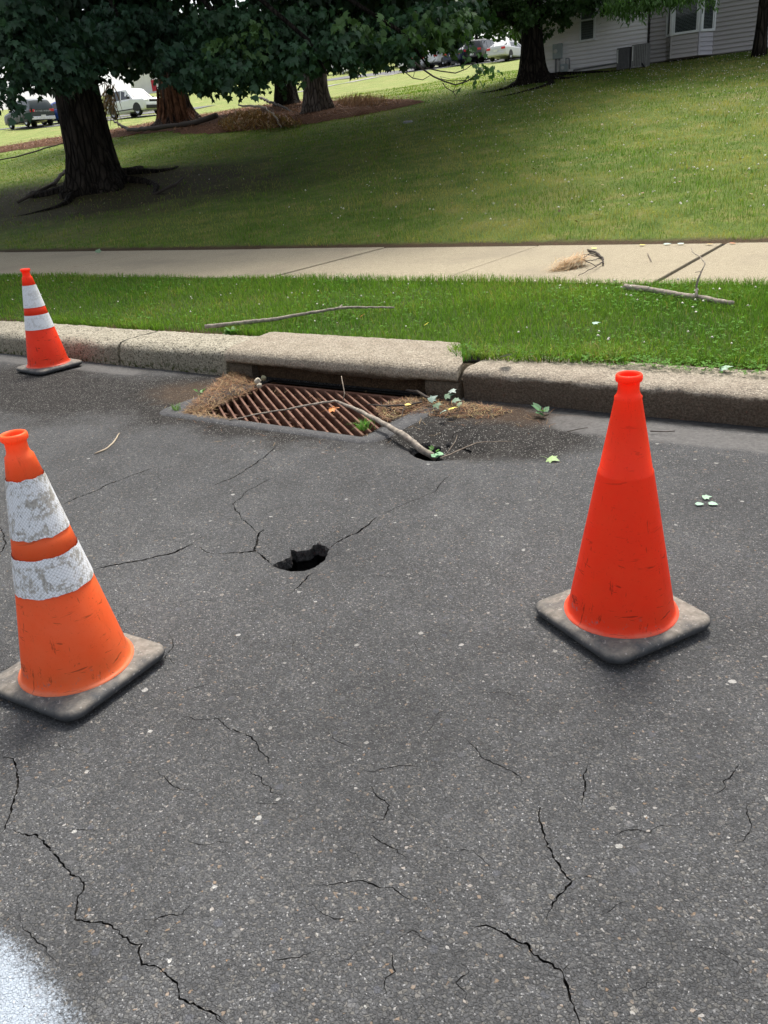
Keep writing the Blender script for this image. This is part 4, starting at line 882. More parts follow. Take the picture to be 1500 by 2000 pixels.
# ------------------------------------------------------------------ house
HY = 28.; SL_ = m_s = None
def siding(name, c):
    n = NT(name); k = n.mix(n.rng(n.noise(3, 4, vec=n.mapv((.3, .3, 6))), .3, .7), tuple(v*.9 for v in c), c); k = n.mix(n.rng(n.noise(.8, 4), .55, .75, 0, .25), k, tuple(v*.7 for v in c)); return n.fin(k, .55, .3)
SDW = siding('lit_vinyl_siding', (.90, .88, .88)); SDG = siding('grey_vinyl_siding', (.47, .445, .44)); SDM = siding('mauve_grey_siding', (.55, .53, .57))  # left wing paler: its brighter light is put into the siding colour
TRIM = plain('white_window_trim', (.80, .82, .83), .4, .4, var=.05); DARKF = plain('dark_foundation', (.05, .047, .045), .9, .1)
BLIND = plain('window_blind', (.62, .68, .66), .5, .3, var=.05); ROOMD = plain('dark_interior', (.03, .035, .035), .9, .1)
GL = NT('window_glass'); GL.fin((.02, .03, .03), .05, .6); trn = GL.t.nodes.new('ShaderNodeBsdfTransparent'); mxx = GL.t.nodes.new('ShaderNodeMixShader'); mxx.inputs[0].default_value = .62
GL.t.links.new(GL.b.outputs[0], mxx.inputs[1]); GL.t.links.new(trn.outputs[0], mxx.inputs[2]); GL.t.links.new(mxx.outputs[0], GL.out.inputs[0]); GL = GL.m
XC, XD, XR = -12.55, at_y(1267, 90, HY)[0], 5.0; XB0, XB1 = at_y(1303, 90, HY)[0], at_y(1393, 80, HY)[0]; zb = 2.86
hs = empty('grey_house', (0, 0, 0), 0, 'grey lap sided house with a white framed bay window at the top right', 'house')
b = MB(); b.box(XC, XR, HY, HY+9, 1.8, 8.6); b.build('wall', SDG, hs)
MB().box(XC-.01, XR, HY-.012, HY+.0, 2.3, zb-.02).build('foundation', DARKF, hs)
b = MB(); b.add([(XC-.4, HY-.4, 8.5), (XR+.4, HY-.4, 8.5), (XR+.4, HY+9.4, 8.5), (XC-.4, HY+9.4, 8.5), (XC-.4, HY+4.5, 11.3), (XR+.4, HY+4.5, 11.3)], [(0, 1, 5, 4), (2, 3, 4, 5), (1, 2, 5), (3, 0, 4), (0, 3, 2, 1)]); b.build('roof', plain('roof_shingle', (.09, .085, .08), .9, .1), hs)
def planks(x0, x1, y, z0, z1, mat, parent, nx=(0, -1), step=.114):
    me = None; z = z0; L = x1-x0
    m = MB().hexa([(0, 0, 0), (L, 0, 0), (L, .002, 0), (0, .002, 0), (0, 0, step-.001), (L, 0, step-.001), (L, .002, step-.001), (0, .002, step-.001)])
    V = [(0, -.044, 0), (L, -.044, 0), (L, 0, .0), (0, 0, .0), (0, -.004, step), (L, -.004, step), (0, -.034, .03), (L, -.034, .03), (0, -.010, .085), (L, -.010, .085)]
    me = bpy.data.meshes.new('siding_plank'); me.from_pydata(V, [], [(0, 3, 2, 1), (0, 1, 7, 6), (6, 7, 9, 8), (8, 9, 5, 4)]); me.materials.append(mat)
    while z < z1:
        o = bpy.data.objects.new('siding_plank', me); COL.objects.link(o); o.parent = parent; o.location = (x0, y, z); z += step
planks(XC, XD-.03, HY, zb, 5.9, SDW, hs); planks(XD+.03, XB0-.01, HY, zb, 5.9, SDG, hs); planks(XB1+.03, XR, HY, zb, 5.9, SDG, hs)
MB().box(XC, XR, HY-.02, HY-.001, 5.93, 8.5).build('upper_wall', SDG, hs)
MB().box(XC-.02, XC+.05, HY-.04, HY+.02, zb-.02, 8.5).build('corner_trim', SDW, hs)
MB().box(XD-.03, XD+.03, HY-.07, HY-.002, 3.1, 8.4).build('downspout', DARKF, hs)
MB().box(XB1+.0, XB1+.03, HY-.03, HY, zb, 5.9).build('corner_trim', SDG, hs)
def window(x0, x1, z0, z1, y, parent, sash=True, f=.055):
    w = empty('window', (0, 0, 0)); w.parent = parent
    b = MB(); b.box(x0, x0+f, y-.05, y-.01, z0, z1); b.box(x1-f, x1, y-.05, y-.01, z0, z1); b.box(x0+f, x1-f, y-.05, y-.01, z0, z0+f); b.box(x0+f, x1-f, y-.05, y-.01, z1-f, z1)
    if sash: zc = (z0+z1)/2; b.box(x0+f, x1-f, y-.048, y-.012, zc-.022, zc+.022)
    b.build('frame', TRIM, w)
    MB().box(x0+f, x1-f, y-.026, y-.024, z0+f, z1-f).build('pane', GL, w)
    MB().box(x0+f*.5, x1-f*.5, y-.0225, y-.0215, z0+f*.5, z1-f*.5).build('interior', ROOMD, w)
    b = MB(); z = z0+f+.01
    while z < z1-f: b.add([(x0+f, y-.0235, z), (x1-f, y-.0235, z), (x1-f, y-.0228, z+.058), (x0+f, y-.0228, z+.058)], [(0, 1, 2, 3)]); z += .065
    b.build('blind', BLIND, w); return w
wa = at_y(1133, 83, HY); wb = at_y(1164, 78, HY); window(wa[0], wb[0], wa[2], wa[2]+1.15, HY-.045, hs)
rw = at_y(1499, 20, HY); window(rw[0]-.02, rw[0]+.9, rw[2]-.02, rw[2]+1.1, HY-.045, hs)
# bay: three faces
def facet(p0, p1, z0, z1, zs, mat, wname, parent):
    e = empty('bay_face', (p0[0], p0[1], 0), math.atan2(p1[1]-p0[1], p1[0]-p0[0])); e.parent = parent; L = math.hypot(p1[0]-p0[0], p1[1]-p0[1])
    MB().box(0, L, .0, .03, z0, z1+1.3).build('panel', mat, e)
    b = MB(); z = z0
    while z < zs-.02:
        zt = min(z+.114, zs); b.add([(0.03, -.036, z), (L-.03, -.036, z), (L-.03, -.004, zt), (.03, -.004, zt), (.03, 0, z), (L-.03, 0, z)], [(0, 1, 2, 3), (0, 4, 5, 1)]); z += .114
    b.build('siding', mat, e)
    MB().box(-.02, .03, -.03, .02, z0, zs).build('trim', mat, e)
    f = .05; b = MB(); b.box(0, f, -.06, -.01, zs, z1); b.box(L-f, L, -.06, -.01, zs, z1); b.box(f, L-f, -.06, -.01, zs, zs+f*1.2); b.box(f, L-f, -.06, -.01, z1-f, z1); b.box(f+.012, f+.04, -.045, -.012, zs+f*1.2, z1-f); b.box(L-f-.04, L-f-.012, -.045, -.012, zs+f*1.2, z1-f); b.build('frame', TRIM, e)
    MB().box(f+.04, L-f-.04, -.030, -.028, zs+f*1.2, z1-f).build('pane', GL, e)
    MB().box(f+.01, L-f-.01, -.012, -.010, zs+f, z1-f).build('interior', ROOMD, e)
    b = MB(); z = zs+.08
    while z < z1-f: b.add([(f+.04, -.025, z), (L-f-.04, -.025, z), (L-f-.04, -.016, z+.016), (f+.04, -.016, z+.016)], [(0, 1, 2, 3)]); z += .034
    b.build('blind', BLIND, e)
BY = HY-.42; P1 = (XB0, HY-.01); P2 = (at_y(1311, 90, BY)[0], BY); P3 = (at_y(1365, 80, BY)[0], BY); P4 = (XB1, HY-.01); zs = at_y(1311, 70, BY)[2]
bay = empty('bay_window', (0, 0, 0)); bay.parent = hs
b = MB()
for nme, a, c_, mt in [('l', P1, P2, SDG), ('c', P2, P3, SDG), ('r', P3, P4, SDM)]: pass
def bayface(p0, p1, mat):
    # flattened to three levels: house > bay_window > pieces (rotation kept in the mesh)
    ang = math.atan2(p1[1]-p0[1], p1[0]-p0[0]); Mx = Matrix.Translation((p0[0], p0[1], 0)) @ Matrix.Rotation(ang, 4, 'Z')
    before = set(o.name for o in bpy.data.objects); facet(p0, p1, zb, zs+1.35, zs, mat, '', bay)
    new = [o for o in bpy.data.objects if o.name not in before]
    for o in new:
        if o.type == 'MESH': o.data.transform(Mx); o.parent = bay
    for o in new:
        if o.type != 'MESH': bpy.data.objects.remove(o)
bayface(P1, P2, SDG); bayface(P2, P3, SDG); bayface(P3, P4, SDM)
# utilities on the wall
GM = plain('meter_grey_paint', (.33, .38, .38), .5, .4, var=.08); GD = plain('conduit_grey', (.20, .21, .215), .6, .3); PW = plain('pale_plastic', (.6, .6, .58), .4, .4)
q0 = at_y(1079, 116, HY-.15); q1 = at_y(1096, 84, HY-.15)
em = empty('electric_meter', (q0[0], HY, q0[2]), 0, 'grey electric meter box on the pale siding near the house corner', 'electric meter'); W_ = q1[0]-q0[0]; H2 = q1[2]-q0[2]
MB().box(0, W_, -.15, -.022, 0, H2).build('box', GM, em, bevel=.01)
MB().lathe([(0, -.21), (.055, -.20), (.06, -.15)], 16, (W_*.38, 0, H2*.5), 'y').build('dial', PW, em)
for u in (.3, .72): MB().tube([(W_*u, -.09, .005), (W_*u, -.09, -.55)], .03, 8).build('conduit', GD, em)
g0 = at_y(1101, 143, HY-.2); gm = empty('gas_meter', tuple(g0), 0, 'small grey gas meter with pipes at the foot of the wall', 'gas meter')
MB().box(-.1, .12, -.08, .08, .03, .26).build('body', GM, gm, bevel=.03); MB().tube([(-.06, 0, .26), (-.06, 0, .36), (-.16, 0, .36), (-.16, 0, -.05)], .018, 7).build('pipe', PW, gm); MB().tube([(.07, 0, .26), (.07, 0, .40), (.14, .1, .40), (.14, .14, .1)], .018, 7).build('pipe', GD, gm)
MB().lathe([(0, -.12), (.05, -.115), (.05, -.08)], 12, (.0, 0, .15), 'y').build('regulator', PW, gm)
pz = at_y(1120, 137, HY-.08); pz2 = at_y(1206, 123, HY-.08); o = MB().tube([tuple(pz), tuple(pz2), tuple(pz2+np.array([.12, 0, .12])), tuple(pz2+np.array([.25, -.1, .0]))], .022, 7).build('wall_pipe', GD); tag(o, 'dark pipe running low along the pale wall to the air conditioners', 'pipe')
def acunit(px, py, w, h, dark, label):
    a = spot(px, py); a[1] = HY-.75; a[0] = at_y(px, py, HY-.75)[0]; a[2] = float(land(a[0], a[1])); t = empty('air_conditioner', tuple(a), radians(-8 if dark else 5), label, 'air conditioner', 'air conditioners beside the house')
    m1 = plain('ac_case_%d' % dark, (.13, .13, .135) if dark else (.23, .23, .225), .6, .3); MB().box(-w/2+.01, w/2-.01, -w/2+.01, w/2-.01, .02, h-.03).build('case', plain('ac_inner_%d' % dark, (.05, .05, .052), .8, .2), t)
    MB().box(-w/2, w/2, -w/2, w/2, h-.03, h).build('lid', m1, t, bevel=.01); MB().box(-w/2, w/2, -w/2, w/2, 0, .03).build('base', m1, t)
    b = MB()
    for i in range(9):
        u = -w/2+w*(i+.5)/9
        b.box(u-w/26, u+w/26, -w/2, -w/2+.012, .03, h-.03); b.box(w/2-.012, w/2, u-w/26, u+w/26, .03, h-.03); b.box(-w/2, -w/2+.012, u-w/26, u+w/26, .03, h-.03)
    b.build('louvre_panel', m1, t); MB().box(-w/2+.02, -w/2+.05, -w/2-.01, -w/2, h*.3, h-.04).build('sticker', PW, t)
    return t
acunit(1222, 133, .40, .56, 1, 'darker air conditioner, left of the pair by the wall'); acunit(1251, 128, .44, .60, 0, 'lighter grey air conditioner, right of the pair by the wall')
bd = spot(1256, 135); bt = empty('bird', tuple(bd), 2.6, 'small black bird standing upright on the lawn before the air conditioners', 'bird'); BK = plain('black_feathers', (.015, .015, .018), .5, .3)
MB().tube([(-.09, 0, .03), (-.05, 0, .055), (0, 0, .085), (.035, 0, .125), (.05, 0, .15), (.055, 0, .17)], [.006, .018, .034, .026, .017, .010], 9).build('body', BK, bt, True); MB().tube([(.055, 0, .16), (.085, 0, .165)], [.008, .002], 5).build('beak', BK, bt)
for s_ in (-1, 1): MB().tube([(.0, s_*.012, .06), (.003, s_*.012, 0)], .003, 4).build('leg', BK, bt)
o = MB().lathe([(0, .05), (.10, .05), (.13, .03), (.13, -.02)], 14, tuple(spot(797, 240))).build('valve_cover', plain('cover_grey', (.30, .30, .31), .7, .2)); tag(o, 'small round grey cover set in the lawn below the mulch bed', 'valve cover')
# ------------------------------------------------------------------ far building
f0 = spot(270, 186); FB = empty('white_building', (f0[0], f0[1]+2, f0[2]-1), radians(2), 'long white building with a red door far up the hill on the left', 'building')
WW = plain('white_render', (.78, .75, .73), .8, .2, var=.08, vs=.5); f1 = spot(312, 176); wl = math.hypot(f1[0]-f0[0], f1[1]-f0[1])
MB().box(-4, 62, 0, 9, -2, 8.5).build('wall', WW, FB); b = MB(); b.add([(-5, -1, 8.5), (63, -1, 8.5), (63, 10, 8.5), (-5, 10, 8.5), (-5, 4.5, 11), (63, 4.5, 11)], [(0, 1, 5, 4), (2, 3, 4, 5), (1, 2, 5), (3, 0, 4)]); b.build('roof', plain('far_roof', (.16, .14, .13), .9, .1), FB)
zd = 1.0
def onwall(px): d = ray(px, 170); c_, s_ = cos(radians(2)), sin(radians(2)); ox, oy = FB.location.x, FB.location.y; t = (oy*c_-ox*s_)/(d[1]*c_-d[0]*s_); return (d[0]*t-ox)*c_+(d[1]*t-oy)*s_
ux = onwall(301.5); zr = at_y(301, 178, FB.location.y+ux*sin(radians(2)))[2]-FB.location.z
MB().box(ux-.75, ux+.75, -.08, .0, zr, zr+2.3).build('door', plain('red_door', (.50, .02, .04), .5, .3), FB)
for i in range(9):
    w = MB().box(8+i*6, 9.4+i*6, -.06, 0, 3.6, 5.4).build('window', plain('far_window', (.07, .09, .11), .2, .5) if i == 0 else bpy.data.materials['far_window'], FB)
# ------------------------------------------------------------------ cars
TYRE = plain('tyre_rubber', (.02, .02, .02), .8, .2); RIM = plain('alloy', (.45, .46, .47), .35, .5, .6); CGL = plain('car_glass', (.02, .025, .028), .08, .8, var=.02); BLKP = plain('black_trim', (.02, .02, .022), .5, .3)
RED = plain('tail_lamp_red', (.55, .02, .02), .25, .6); HLM = plain('headlamp_clear', (.72, .74, .75), .15, .7); PLT = plain('number_plate', (.7, .7, .68), .5, .3, var=.02); CHR = plain('chrome_silver', (.6, .61, .63), .25, .6, .7)
def paint(name, c): m = plain(name, c, .28, .6, var=.04); m.node_tree.nodes['Principled BSDF'].inputs['Coat Weight'].default_value = .25; return m
def carr(name, base, head, kind, mat, label, rear=True, word=None, lower=None):
    t = empty(name, tuple(base), head, label, 'car', 'cars parked beyond the lawn')
    if kind == 'box': S_ = [(-2.1, .40, .95, 1.00), (-2.06, .32, .98, 1.30), (-1.92, .30, .98, 1.60), (-1.6, .28, .98, 1.66), (.15, .28, 1.0, 1.64), (.32, .28, 1.0, 1.60), (.95, .28, 1.0, 1.04), (1.1, .28, .99, 1.02), (1.95, .30, .93, .97), (2.1, .36, .80, .86), (2.16, .40, .6, .62)]; W2, WT, WB, Rw = .88, .70, 1.28, .36; gx = [(-1.85, -1.15), (-1.05, -.35), (-.25, .45)]
    elif kind == 'suv': S_ = [(-2.4, .42, .95, 1.02), (-2.34, .34, 1.05, 1.30), (-2.12, .32, 1.05, 1.62), (-1.7, .30, 1.05, 1.74), (.2, .30, 1.05, 1.76), (.5, .30, 1.05, 1.70), (1.2, .30, 1.06, 1.16), (1.4, .30, 1.05, 1.12), (2.2, .32, .98, 1.02), (2.42, .38, .8, .84), (2.5, .42, .6, .62)]; W2, WT, WB, Rw = .96, .74, 1.42, .38; gx = [(-1.95, -1.15), (-1.05, -.2), (-.1, .7)]
    else: S_ = [(-2.3, .38, .80, .84), (-2.25, .30, .93, .98), (-1.75, .26, .95, 1.04), (-1.2, .24, .93, 1.32), (-.7, .22, .92, 1.42), (.1, .22, .90, 1.44), (.45, .22, .90, 1.36), (1.15, .22, .90, .98), (1.3, .22, .88, .94), (2.0, .24, .76, .80), (2.22, .30, .62, .66), (2.3, .34, .5, .52)]; W2, WT, WB, Rw = .90, .62, 1.36, .33; gx = [(-1.15, -.55), (-.45, .2), (.28, .8)]
    V = []
    for i, (x, z0, zb_, zt) in enumerate(S_):
        e = .90 if i in (0, len(S_)-1) else .96 if i in (1, len(S_)-2) else 1; w = W2*e; g_ = max(0, min(1, (zt-zb_-.08)/.45)); wt = w*.93*(1-g_)+WT*g_
        half = [(w*.90, z0), (w*.985, z0+.08), (w, (z0+zb_)/2), (w*.985, zb_-.05), (w*.95, zb_), (wt, zt-.05*g_-.01), (wt*.9, zt), (wt*.45, zt+.02)]
        V += [(x, y, z) for y, z in half]+[(x, -y, z) for y, z in half[::-1]]
    m = 16; b = MB().add(V, [(i*m+k, i*m+(k+1) % m, (i+1)*m+(k+1) % m, (i+1)*m+k) for i in range(len(S_)-1) for k in range(m)]); b.add(V[:m], [tuple(range(m))[::-1]]); b.add(V[-m:], [tuple(range(m))])
    body = b.build('body', mat, t, True); smoothang(body, 28)
    def at(x):
        for (a, b_) in zip(S_, S_[1:]):
            if a[0] <= x <= b_[0]: u = (x-a[0])/(b_[0]-a[0]); return [a[i]+(b_[i]-a[i])*u for i in range(4)]
        return S_[-1]
    for s_ in (1, -1):
        for (xa, xb) in gx:
            def pt(x, top):
                q = at(x); g_ = max(0, min(1, (q[3]-q[2]-.08)/.45)); wt = W2*.93*(1-g_)+WT*g_
                z = q[2]+.04 if not top else q[3]-.10; u = (z-q[2])/max(.01, q[3]-.06-q[2]); return (x, s_*(W2*.95*(1-u)+wt*u+.012), z)
            MB().add([pt(xa, 0), pt(xb, 0), pt(xb, 1), pt(xa, 1)], [(0, 1, 2, 3)] if s_ < 0 else [(3, 2, 1, 0)]).build('side_window', CGL, t)
        for wx in (-WB, WB):
            w = empty('wheel', (wx, s_*(W2-.10), Rw)); w.parent = t
            MB().lathe([(Rw*.62, .09), (Rw*.9, .10), (Rw, .06), (Rw, -.06), (Rw*.9, -.10), (Rw*.6, -.1)], 20, (0, 0, 0), 'y').build('tyre', TYRE, w, True)
            b = MB().lathe([(0, .07*s_), (Rw*.2, .08*s_), (Rw*.3, .055*s_), (Rw*.62, .085*s_)], 14, (0, 0, 0), 'y'); b.build('rim', RIM, w)
            MB().add([(wx+Rw*1.16*cos(a), s_*(W2+.004), Rw*1.0+Rw*1.16*sin(a)) for a in [pi*i/12 for i in range(13)]]+[(wx, s_*(W2+.004), .28)], [tuple(range(14)) if s_ < 0 else tuple(range(14))[::-1]]).build('wheel_arch', BLKP, t)
        xf = S_[-2][0]; zf = S_[-3][2]
        MB().box(xf-.04, xf+.03, *sorted((s_*W2*.58, s_*W2*.90)), zf-.22, zf-.05).build('headlight', HLM, t, bevel=.02)
        xr = S_[0][0]; zr_ = S_[1][2]; MB().box(xr-.03, xr+.06, *sorted((s_*W2*.55, s_*W2*.92)), zr_-.18, zr_-.02).build('tail_light', RED, t, bevel=.02)
        MB().box(.62, .78, *sorted((s_*(W2+.0), s_*(W2+.16))), S_[4][2]+.02, S_[4][2]+.16).build('mirror', BLKP if kind == 'box' else mat, t, bevel=.03)
    i6 = 5 if kind != 'sedan' else 6; a_, c_ = S_[i6], S_[i6+1]
    MB().add([(a_[0]+.05, y, a_[3]-.04) for y in (-WT*.85, WT*.85)]+[(c_[0]-.04, y, c_[3]+.05) for y in (W2*.82, -W2*.82)], [(0, 3, 2, 1)]).build('windscreen', CGL, t)
    ri = 2 if kind != 'sedan' else 3
    if kind == 'sedan': MB().add([(S_[3][0]-.02, y, S_[3][3]-.01) for y in (-WT*.85, WT*.85)]+[(S_[2][0]+.03, y, S_[2][3]+.03) for y in (W2*.78, -W2*.78)], [(0, 1, 2, 3)]).build('rear_window', CGL, t)
    else: MB().add([(S_[2][0]-.02, y, S_[2][3]-.05) for y in (-WT*.88, WT*.88)]+[(S_[1][0]-.015, y, S_[1][3]-.12) for y in (W2*.80, -W2*.80)], [(0, 1, 2, 3)]).build('rear_window', CGL, t)
    MB().box(S_[-1][0]-.06, S_[-1][0]+.06, -W2*.9, W2*.9, .36, .56).build('front_bumper', BLKP if kind == 'box' else mat, t, bevel=.03)
    MB().box(S_[-2][0]-.02, S_[-2][0]+.035, -W2*.52, W2*.52, S_[-3][2]-.26, S_[-3][2]-.05).build('grille', BLKP, t)
    MB().box(S_[0][0]-.06, S_[0][0]+.05, -W2*.9, W2*.9, .36, .58).build('rear_bumper', lower or mat, t, bevel=.03)
    MB().box(S_[0][0]-.075, S_[0][0]-.05, -.17, .17, .60 if kind != 'suv' else .50, .76 if kind != 'suv' else .66).build('number_plate', PLT, t)
    if kind == 'box': MB().box(-.95, 1.0, -W2-.012, W2+.012, .40, .46).build('side_strip', BLKP, t)
    if word:
        cu = bpy.data.curves.new('lettering', 'FONT'); cu.body = word; cu.size = .15; cu.extrude = .004; cu.align_x = 'CENTER'; cu.space_character = 1.5; to = bpy.data.objects.new('lettering', cu); COL.objects.link(to); cu.materials.append(CHR)
        dg = bpy.context.evaluated_depsgraph_get(); me = bpy.data.meshes.new_from_object(to.evaluated_get(dg)); bpy.data.objects.remove(to); o = link('lettering', me, None, t); o.location = (S_[0][0]-.035, 0, .86); o.rotation_euler = (pi/2, 0, -pi/2)
    return t
carr('parked_car', spot(268, 229), radians(-4), 'box', paint('white_car_paint', (.80, .81, .82)), 'boxy white off-road wagon parked on the hill, facing right')
g1 = spot(62, 249); carr('parked_car', g1, radians(168), 'suv', paint('dark_green_paint', (.006, .016, .015)), 'dark green sport utility car seen from behind at the far left', word='PATHFINDER', lower=CHR)
g2 = spot(128, 240); carr('parked_car', g2, radians(185), 'sedan', paint('blue_paint', (.015, .055, .30)), 'bright blue car half hidden behind the big dark trunk')
s1 = spot(993, 119); carr('parked_car', s1, radians(90), 'sedan', paint('silver_paint', (.55, .56, .57)), 'silver sedan parked on the right beside the pale trunk')
s2 = spot(945, 122); carr('parked_car', s2, radians(92), 'suv', paint('black_paint', (.012, .012, .014)), 'black sport utility car parked left of the silver sedan')
s3 = spot(905, 127); carr('parked_car', s3, radians(92), 'sedan', paint('navy_paint', (.012, .018, .06)), 'navy blue car parked left of the black one')
s4 = spot(862, 131); carr('parked_car', s4, radians(92), 'sedan', paint('white_paint_two', (.72, .73, .74)), 'small white car behind the short brown trunk')
s5 = spot(815, 138); carr('parked_car', s5, radians(94), 'sedan', paint('white_paint_three', (.74, .74, .74)), 'white car with red tail lamp under the hanging bough')
s6 = spot(690, 143); carr('parked_car', s6, radians(150), 'sedan', paint('white_paint_four', (.76, .76, .76)), 'farthest white car, seen just above the dead brown fronds')
strip('parking_lot', (s5[0]-16, s5[1]+4.2), (s1[0]+14, s1[1]+3.6), 9.5, LOT, 'asphalt parking lot on the hill under the parked cars')
strip('side_street', (g1[0]-22, g1[1]+1.6), (g2[0]+14, g2[1]+.8), 2.6, LOT, 'strip of asphalt street under the green and blue cars')
w1 = spot(268, 229); strip('hill_street', (w1[0]-14, w1[1]+.6), (w1[0]+2.2, w1[1]+.6), 1.6, LOT, 'strip of asphalt under the white off-road wagon')
k1, k2 = spot(560, 184), spot(790, 141); strip('hill_path', (k1[0], k1[1]), (k2[0], k2[1]), .9, plain('path_grey', (.28, .27, .26), .9, .1), 'narrow grey path crossing the far lawn')
# ------------------------------------------------------------------ needle litter and fallen things
def straws(name, pts, L, w, cols, label, cat, seed, up=0., mat=NEEDLE, az=None, kind='stuff'):
    r = np.random.default_rng(seed); n = len(pts); a = r.uniform(0, 2*pi, n) if az is None else az+r.normal(0, .45, n); e = r.normal(up, .25, n); l = L*r.uniform(.5, 1.3, n)
    d = np.column_stack([np.cos(a)*np.cos(e), np.sin(a)*np.cos(e), np.sin(e)])*l[:, None]; s = np.column_stack([-np.sin(a), np.cos(a), 0*a])*w/2; bow = np.column_stack([-np.sin(a), np.cos(a), 0*a])*(r.normal(0, .13, n)*l)[:, None]
    V = np.zeros((n, 6, 3)); V[:, 0] = pts-d/2-s*.5; V[:, 1] = pts-d/2+s*.5; V[:, 2] = pts+bow-s; V[:, 3] = pts+bow+s; V[:, 4] = pts+d/2-s*.3; V[:, 5] = pts+d/2+s*.3
    T = (np.array([(0, 1, 3), (0, 3, 2), (2, 3, 5), (2, 5, 4)])[None]+np.arange(n)[:, None, None]*6).reshape(-1, 3)
    cols = np.array(cols); C = np.repeat(cols[r.integers(0, len(cols), n)]*r.uniform(.7, 1.25, (n, 1)), 6, 0)
    o = link(name, npmesh(name, V.reshape(-1, 3), T, C), mat); tag(o, label, cat, kind=kind); return o
def heap(poly, n, h, seed, zf=road_z):
    r = np.random.default_rng(seed); q = np.array([at_z(a, b_)[:2] for a, b_ in poly]); lo, hi = q.min(0), q.max(0); p = r.uniform(lo, hi, (n*4, 2)); k = inside([Vector(v_) for v_ in q], p); p = p[k][:n]
    e = np.sqrt(((p[:, None]-np.array(jag([Vector(v_) for v_ in list(q)+[q[0]]], .03, 0))[None])**2).sum(2)).min(1); return np.column_stack([p, zf(p[:, 0], p[:, 1])+.004+r.random(len(p))*np.clip(e/.08, .08, 1)*h])
BR = [(.17, .075, .032), (.23, .105, .042), (.075, .04, .024), (.26, .16, .075), (.33, .23, .12)]
straws('needle_heap', heap([(425, 738), (445, 727), (480, 728), (500, 742), (498, 752), (470, 768), (440, 778), (415, 795), (395, 805), (370, 808), (362, 795), (385, 775), (405, 760)], 1700, .045, 1), .08, .0032, BR, 'heap of brown pine needles left of the drain grate', 'needle heap', 1)
straws('straw_strip', heap([(358, 800), (395, 785), (405, 806), (430, 812), (460, 818), (440, 822), (385, 815), (355, 806)], 380, .02, 2), .06, .003, BR[2:], 'pale straw along the front left edge of the grate', 'straw', 2)
straws('needle_litter', heap([(735, 790), (770, 775), (830, 770), (880, 780), (960, 788), (1000, 800), (960, 812), (900, 812), (830, 805), (790, 808), (750, 818)], 1700, .03, 3), .06, .0028, BR[:4]+[(.05, .035, .025), (.36, .28, .13)], 'litter of brown needles between grate and kerb on the right', 'needle litter', 3)
straws('scattered_needles', heap([(560, 900), (350, 860), (300, 760), (480, 735), (1100, 790), (1080, 850), (900, 840)], 260, .002, 4), .045, .0018, BR, 'single brown needles scattered on the asphalt near the drain', 'needles', 4)
def bedpts(poly, n, h, seed):
    r = np.random.default_rng(seed); q = np.array([spot(a, b_)[:2] for a, b_ in poly]); lo, hi = q.min(0), q.max(0); p = r.uniform(lo, hi, (n*5, 2)); p = p[inside([Vector(v_) for v_ in q], p)][:n]; e = np.sqrt(((p[:, None]-np.array(jag([Vector(v_) for v_ in list(q)+[q[0]]], .3, 0))[None])**2).sum(2)).min(1)
    return np.column_stack([p, land(p[:, 0], p[:, 1])+.08+r.random(len(p))*np.clip(e/.6, .1, 1)*h])
straws('dead_pine_branches', bedpts([(428, 253), (440, 240), (470, 232), (520, 232), (560, 238), (590, 250), (540, 257), (480, 258), (440, 260)], 1300, .32, 5), .50, .03, [(.30, .16, .08), (.40, .25, .13), (.22, .12, .07), (.34, .27, .20)], 'heaped dead pine branches at the near edge of the mulch bed', 'dead branches', 5, .15, az=-.9)
straws('dead_fronds', bedpts([(655, 212), (668, 205), (700, 202), (740, 204), (760, 210), (735, 216), (690, 216)], 700, .30, 6), .42, .028, [(.26, .13, .06), (.33, .19, .10), (.20, .11, .06)], 'upright clump of dead brown fronds right of the grey trunk', 'dead bush', 6, 1.0, az=.9)
r = np.random.default_rng(8); p = np.column_stack([r.uniform(-45, -14.5, 26000), r.uniform(22, 35, 26000)]); p = p[inbed(p[:, 0], p[:, 1])]; straws('bed_litter', np.column_stack([p, land(p[:, 0], p[:, 1])+.10+r.random(len(p))*.05]), .22, .018, [(.26, .11, .055), (.17, .075, .045), (.33, .17, .09), (.10, .06, .04)], 'loose needles and twigs covering the mulch bed', 'needle litter', 7)
p = np.column_stack([r.normal(-17.2, 2.6, 1600), r.normal(13.0, 1.5, 1600)]); p = p[p[:, 1] > 8.6]; straws('trunk_litter', np.column_stack([p, land(p[:, 0], p[:, 1])+.03]), .10, .010, [(.12, .08, .05), (.18, .12, .07), (.07, .05, .035)], 'dark litter of bark and leaves at the foot of the big trunk', 'leaf litter', 8)
r = np.random.default_rng(12); n = 900; rad = r.uniform(8.6, 24, n); ang = radians(90+35.8)+r.uniform(-.6, .6, n); p = np.column_stack([rad*np.cos(ang), rad*np.sin(ang)]); p = p[p[:, 1] > 8.5]
V, T, C = leaves(np.column_stack([p, land(p[:, 0], p[:, 1])+.05]), r.normal(0, 1, (len(p), 3))*[1, 1, .15], np.array([0, 0, 1.])+r.normal(0, .25, (len(p), 3)), r.uniform(.025, .055, len(p)), np.array([(.20, .10, .04), (.28, .20, .08), (.14, .17, .08), (.10, .06, .03)])[r.integers(0, 4, len(p))], LC, LCF)
o = link('fallen_leaves', npmesh('fallen_leaves', V, T, C), LEAF); tag(o, 'tiny fallen leaves dotted over the near lawn', 'leaf litter', kind='stuff')
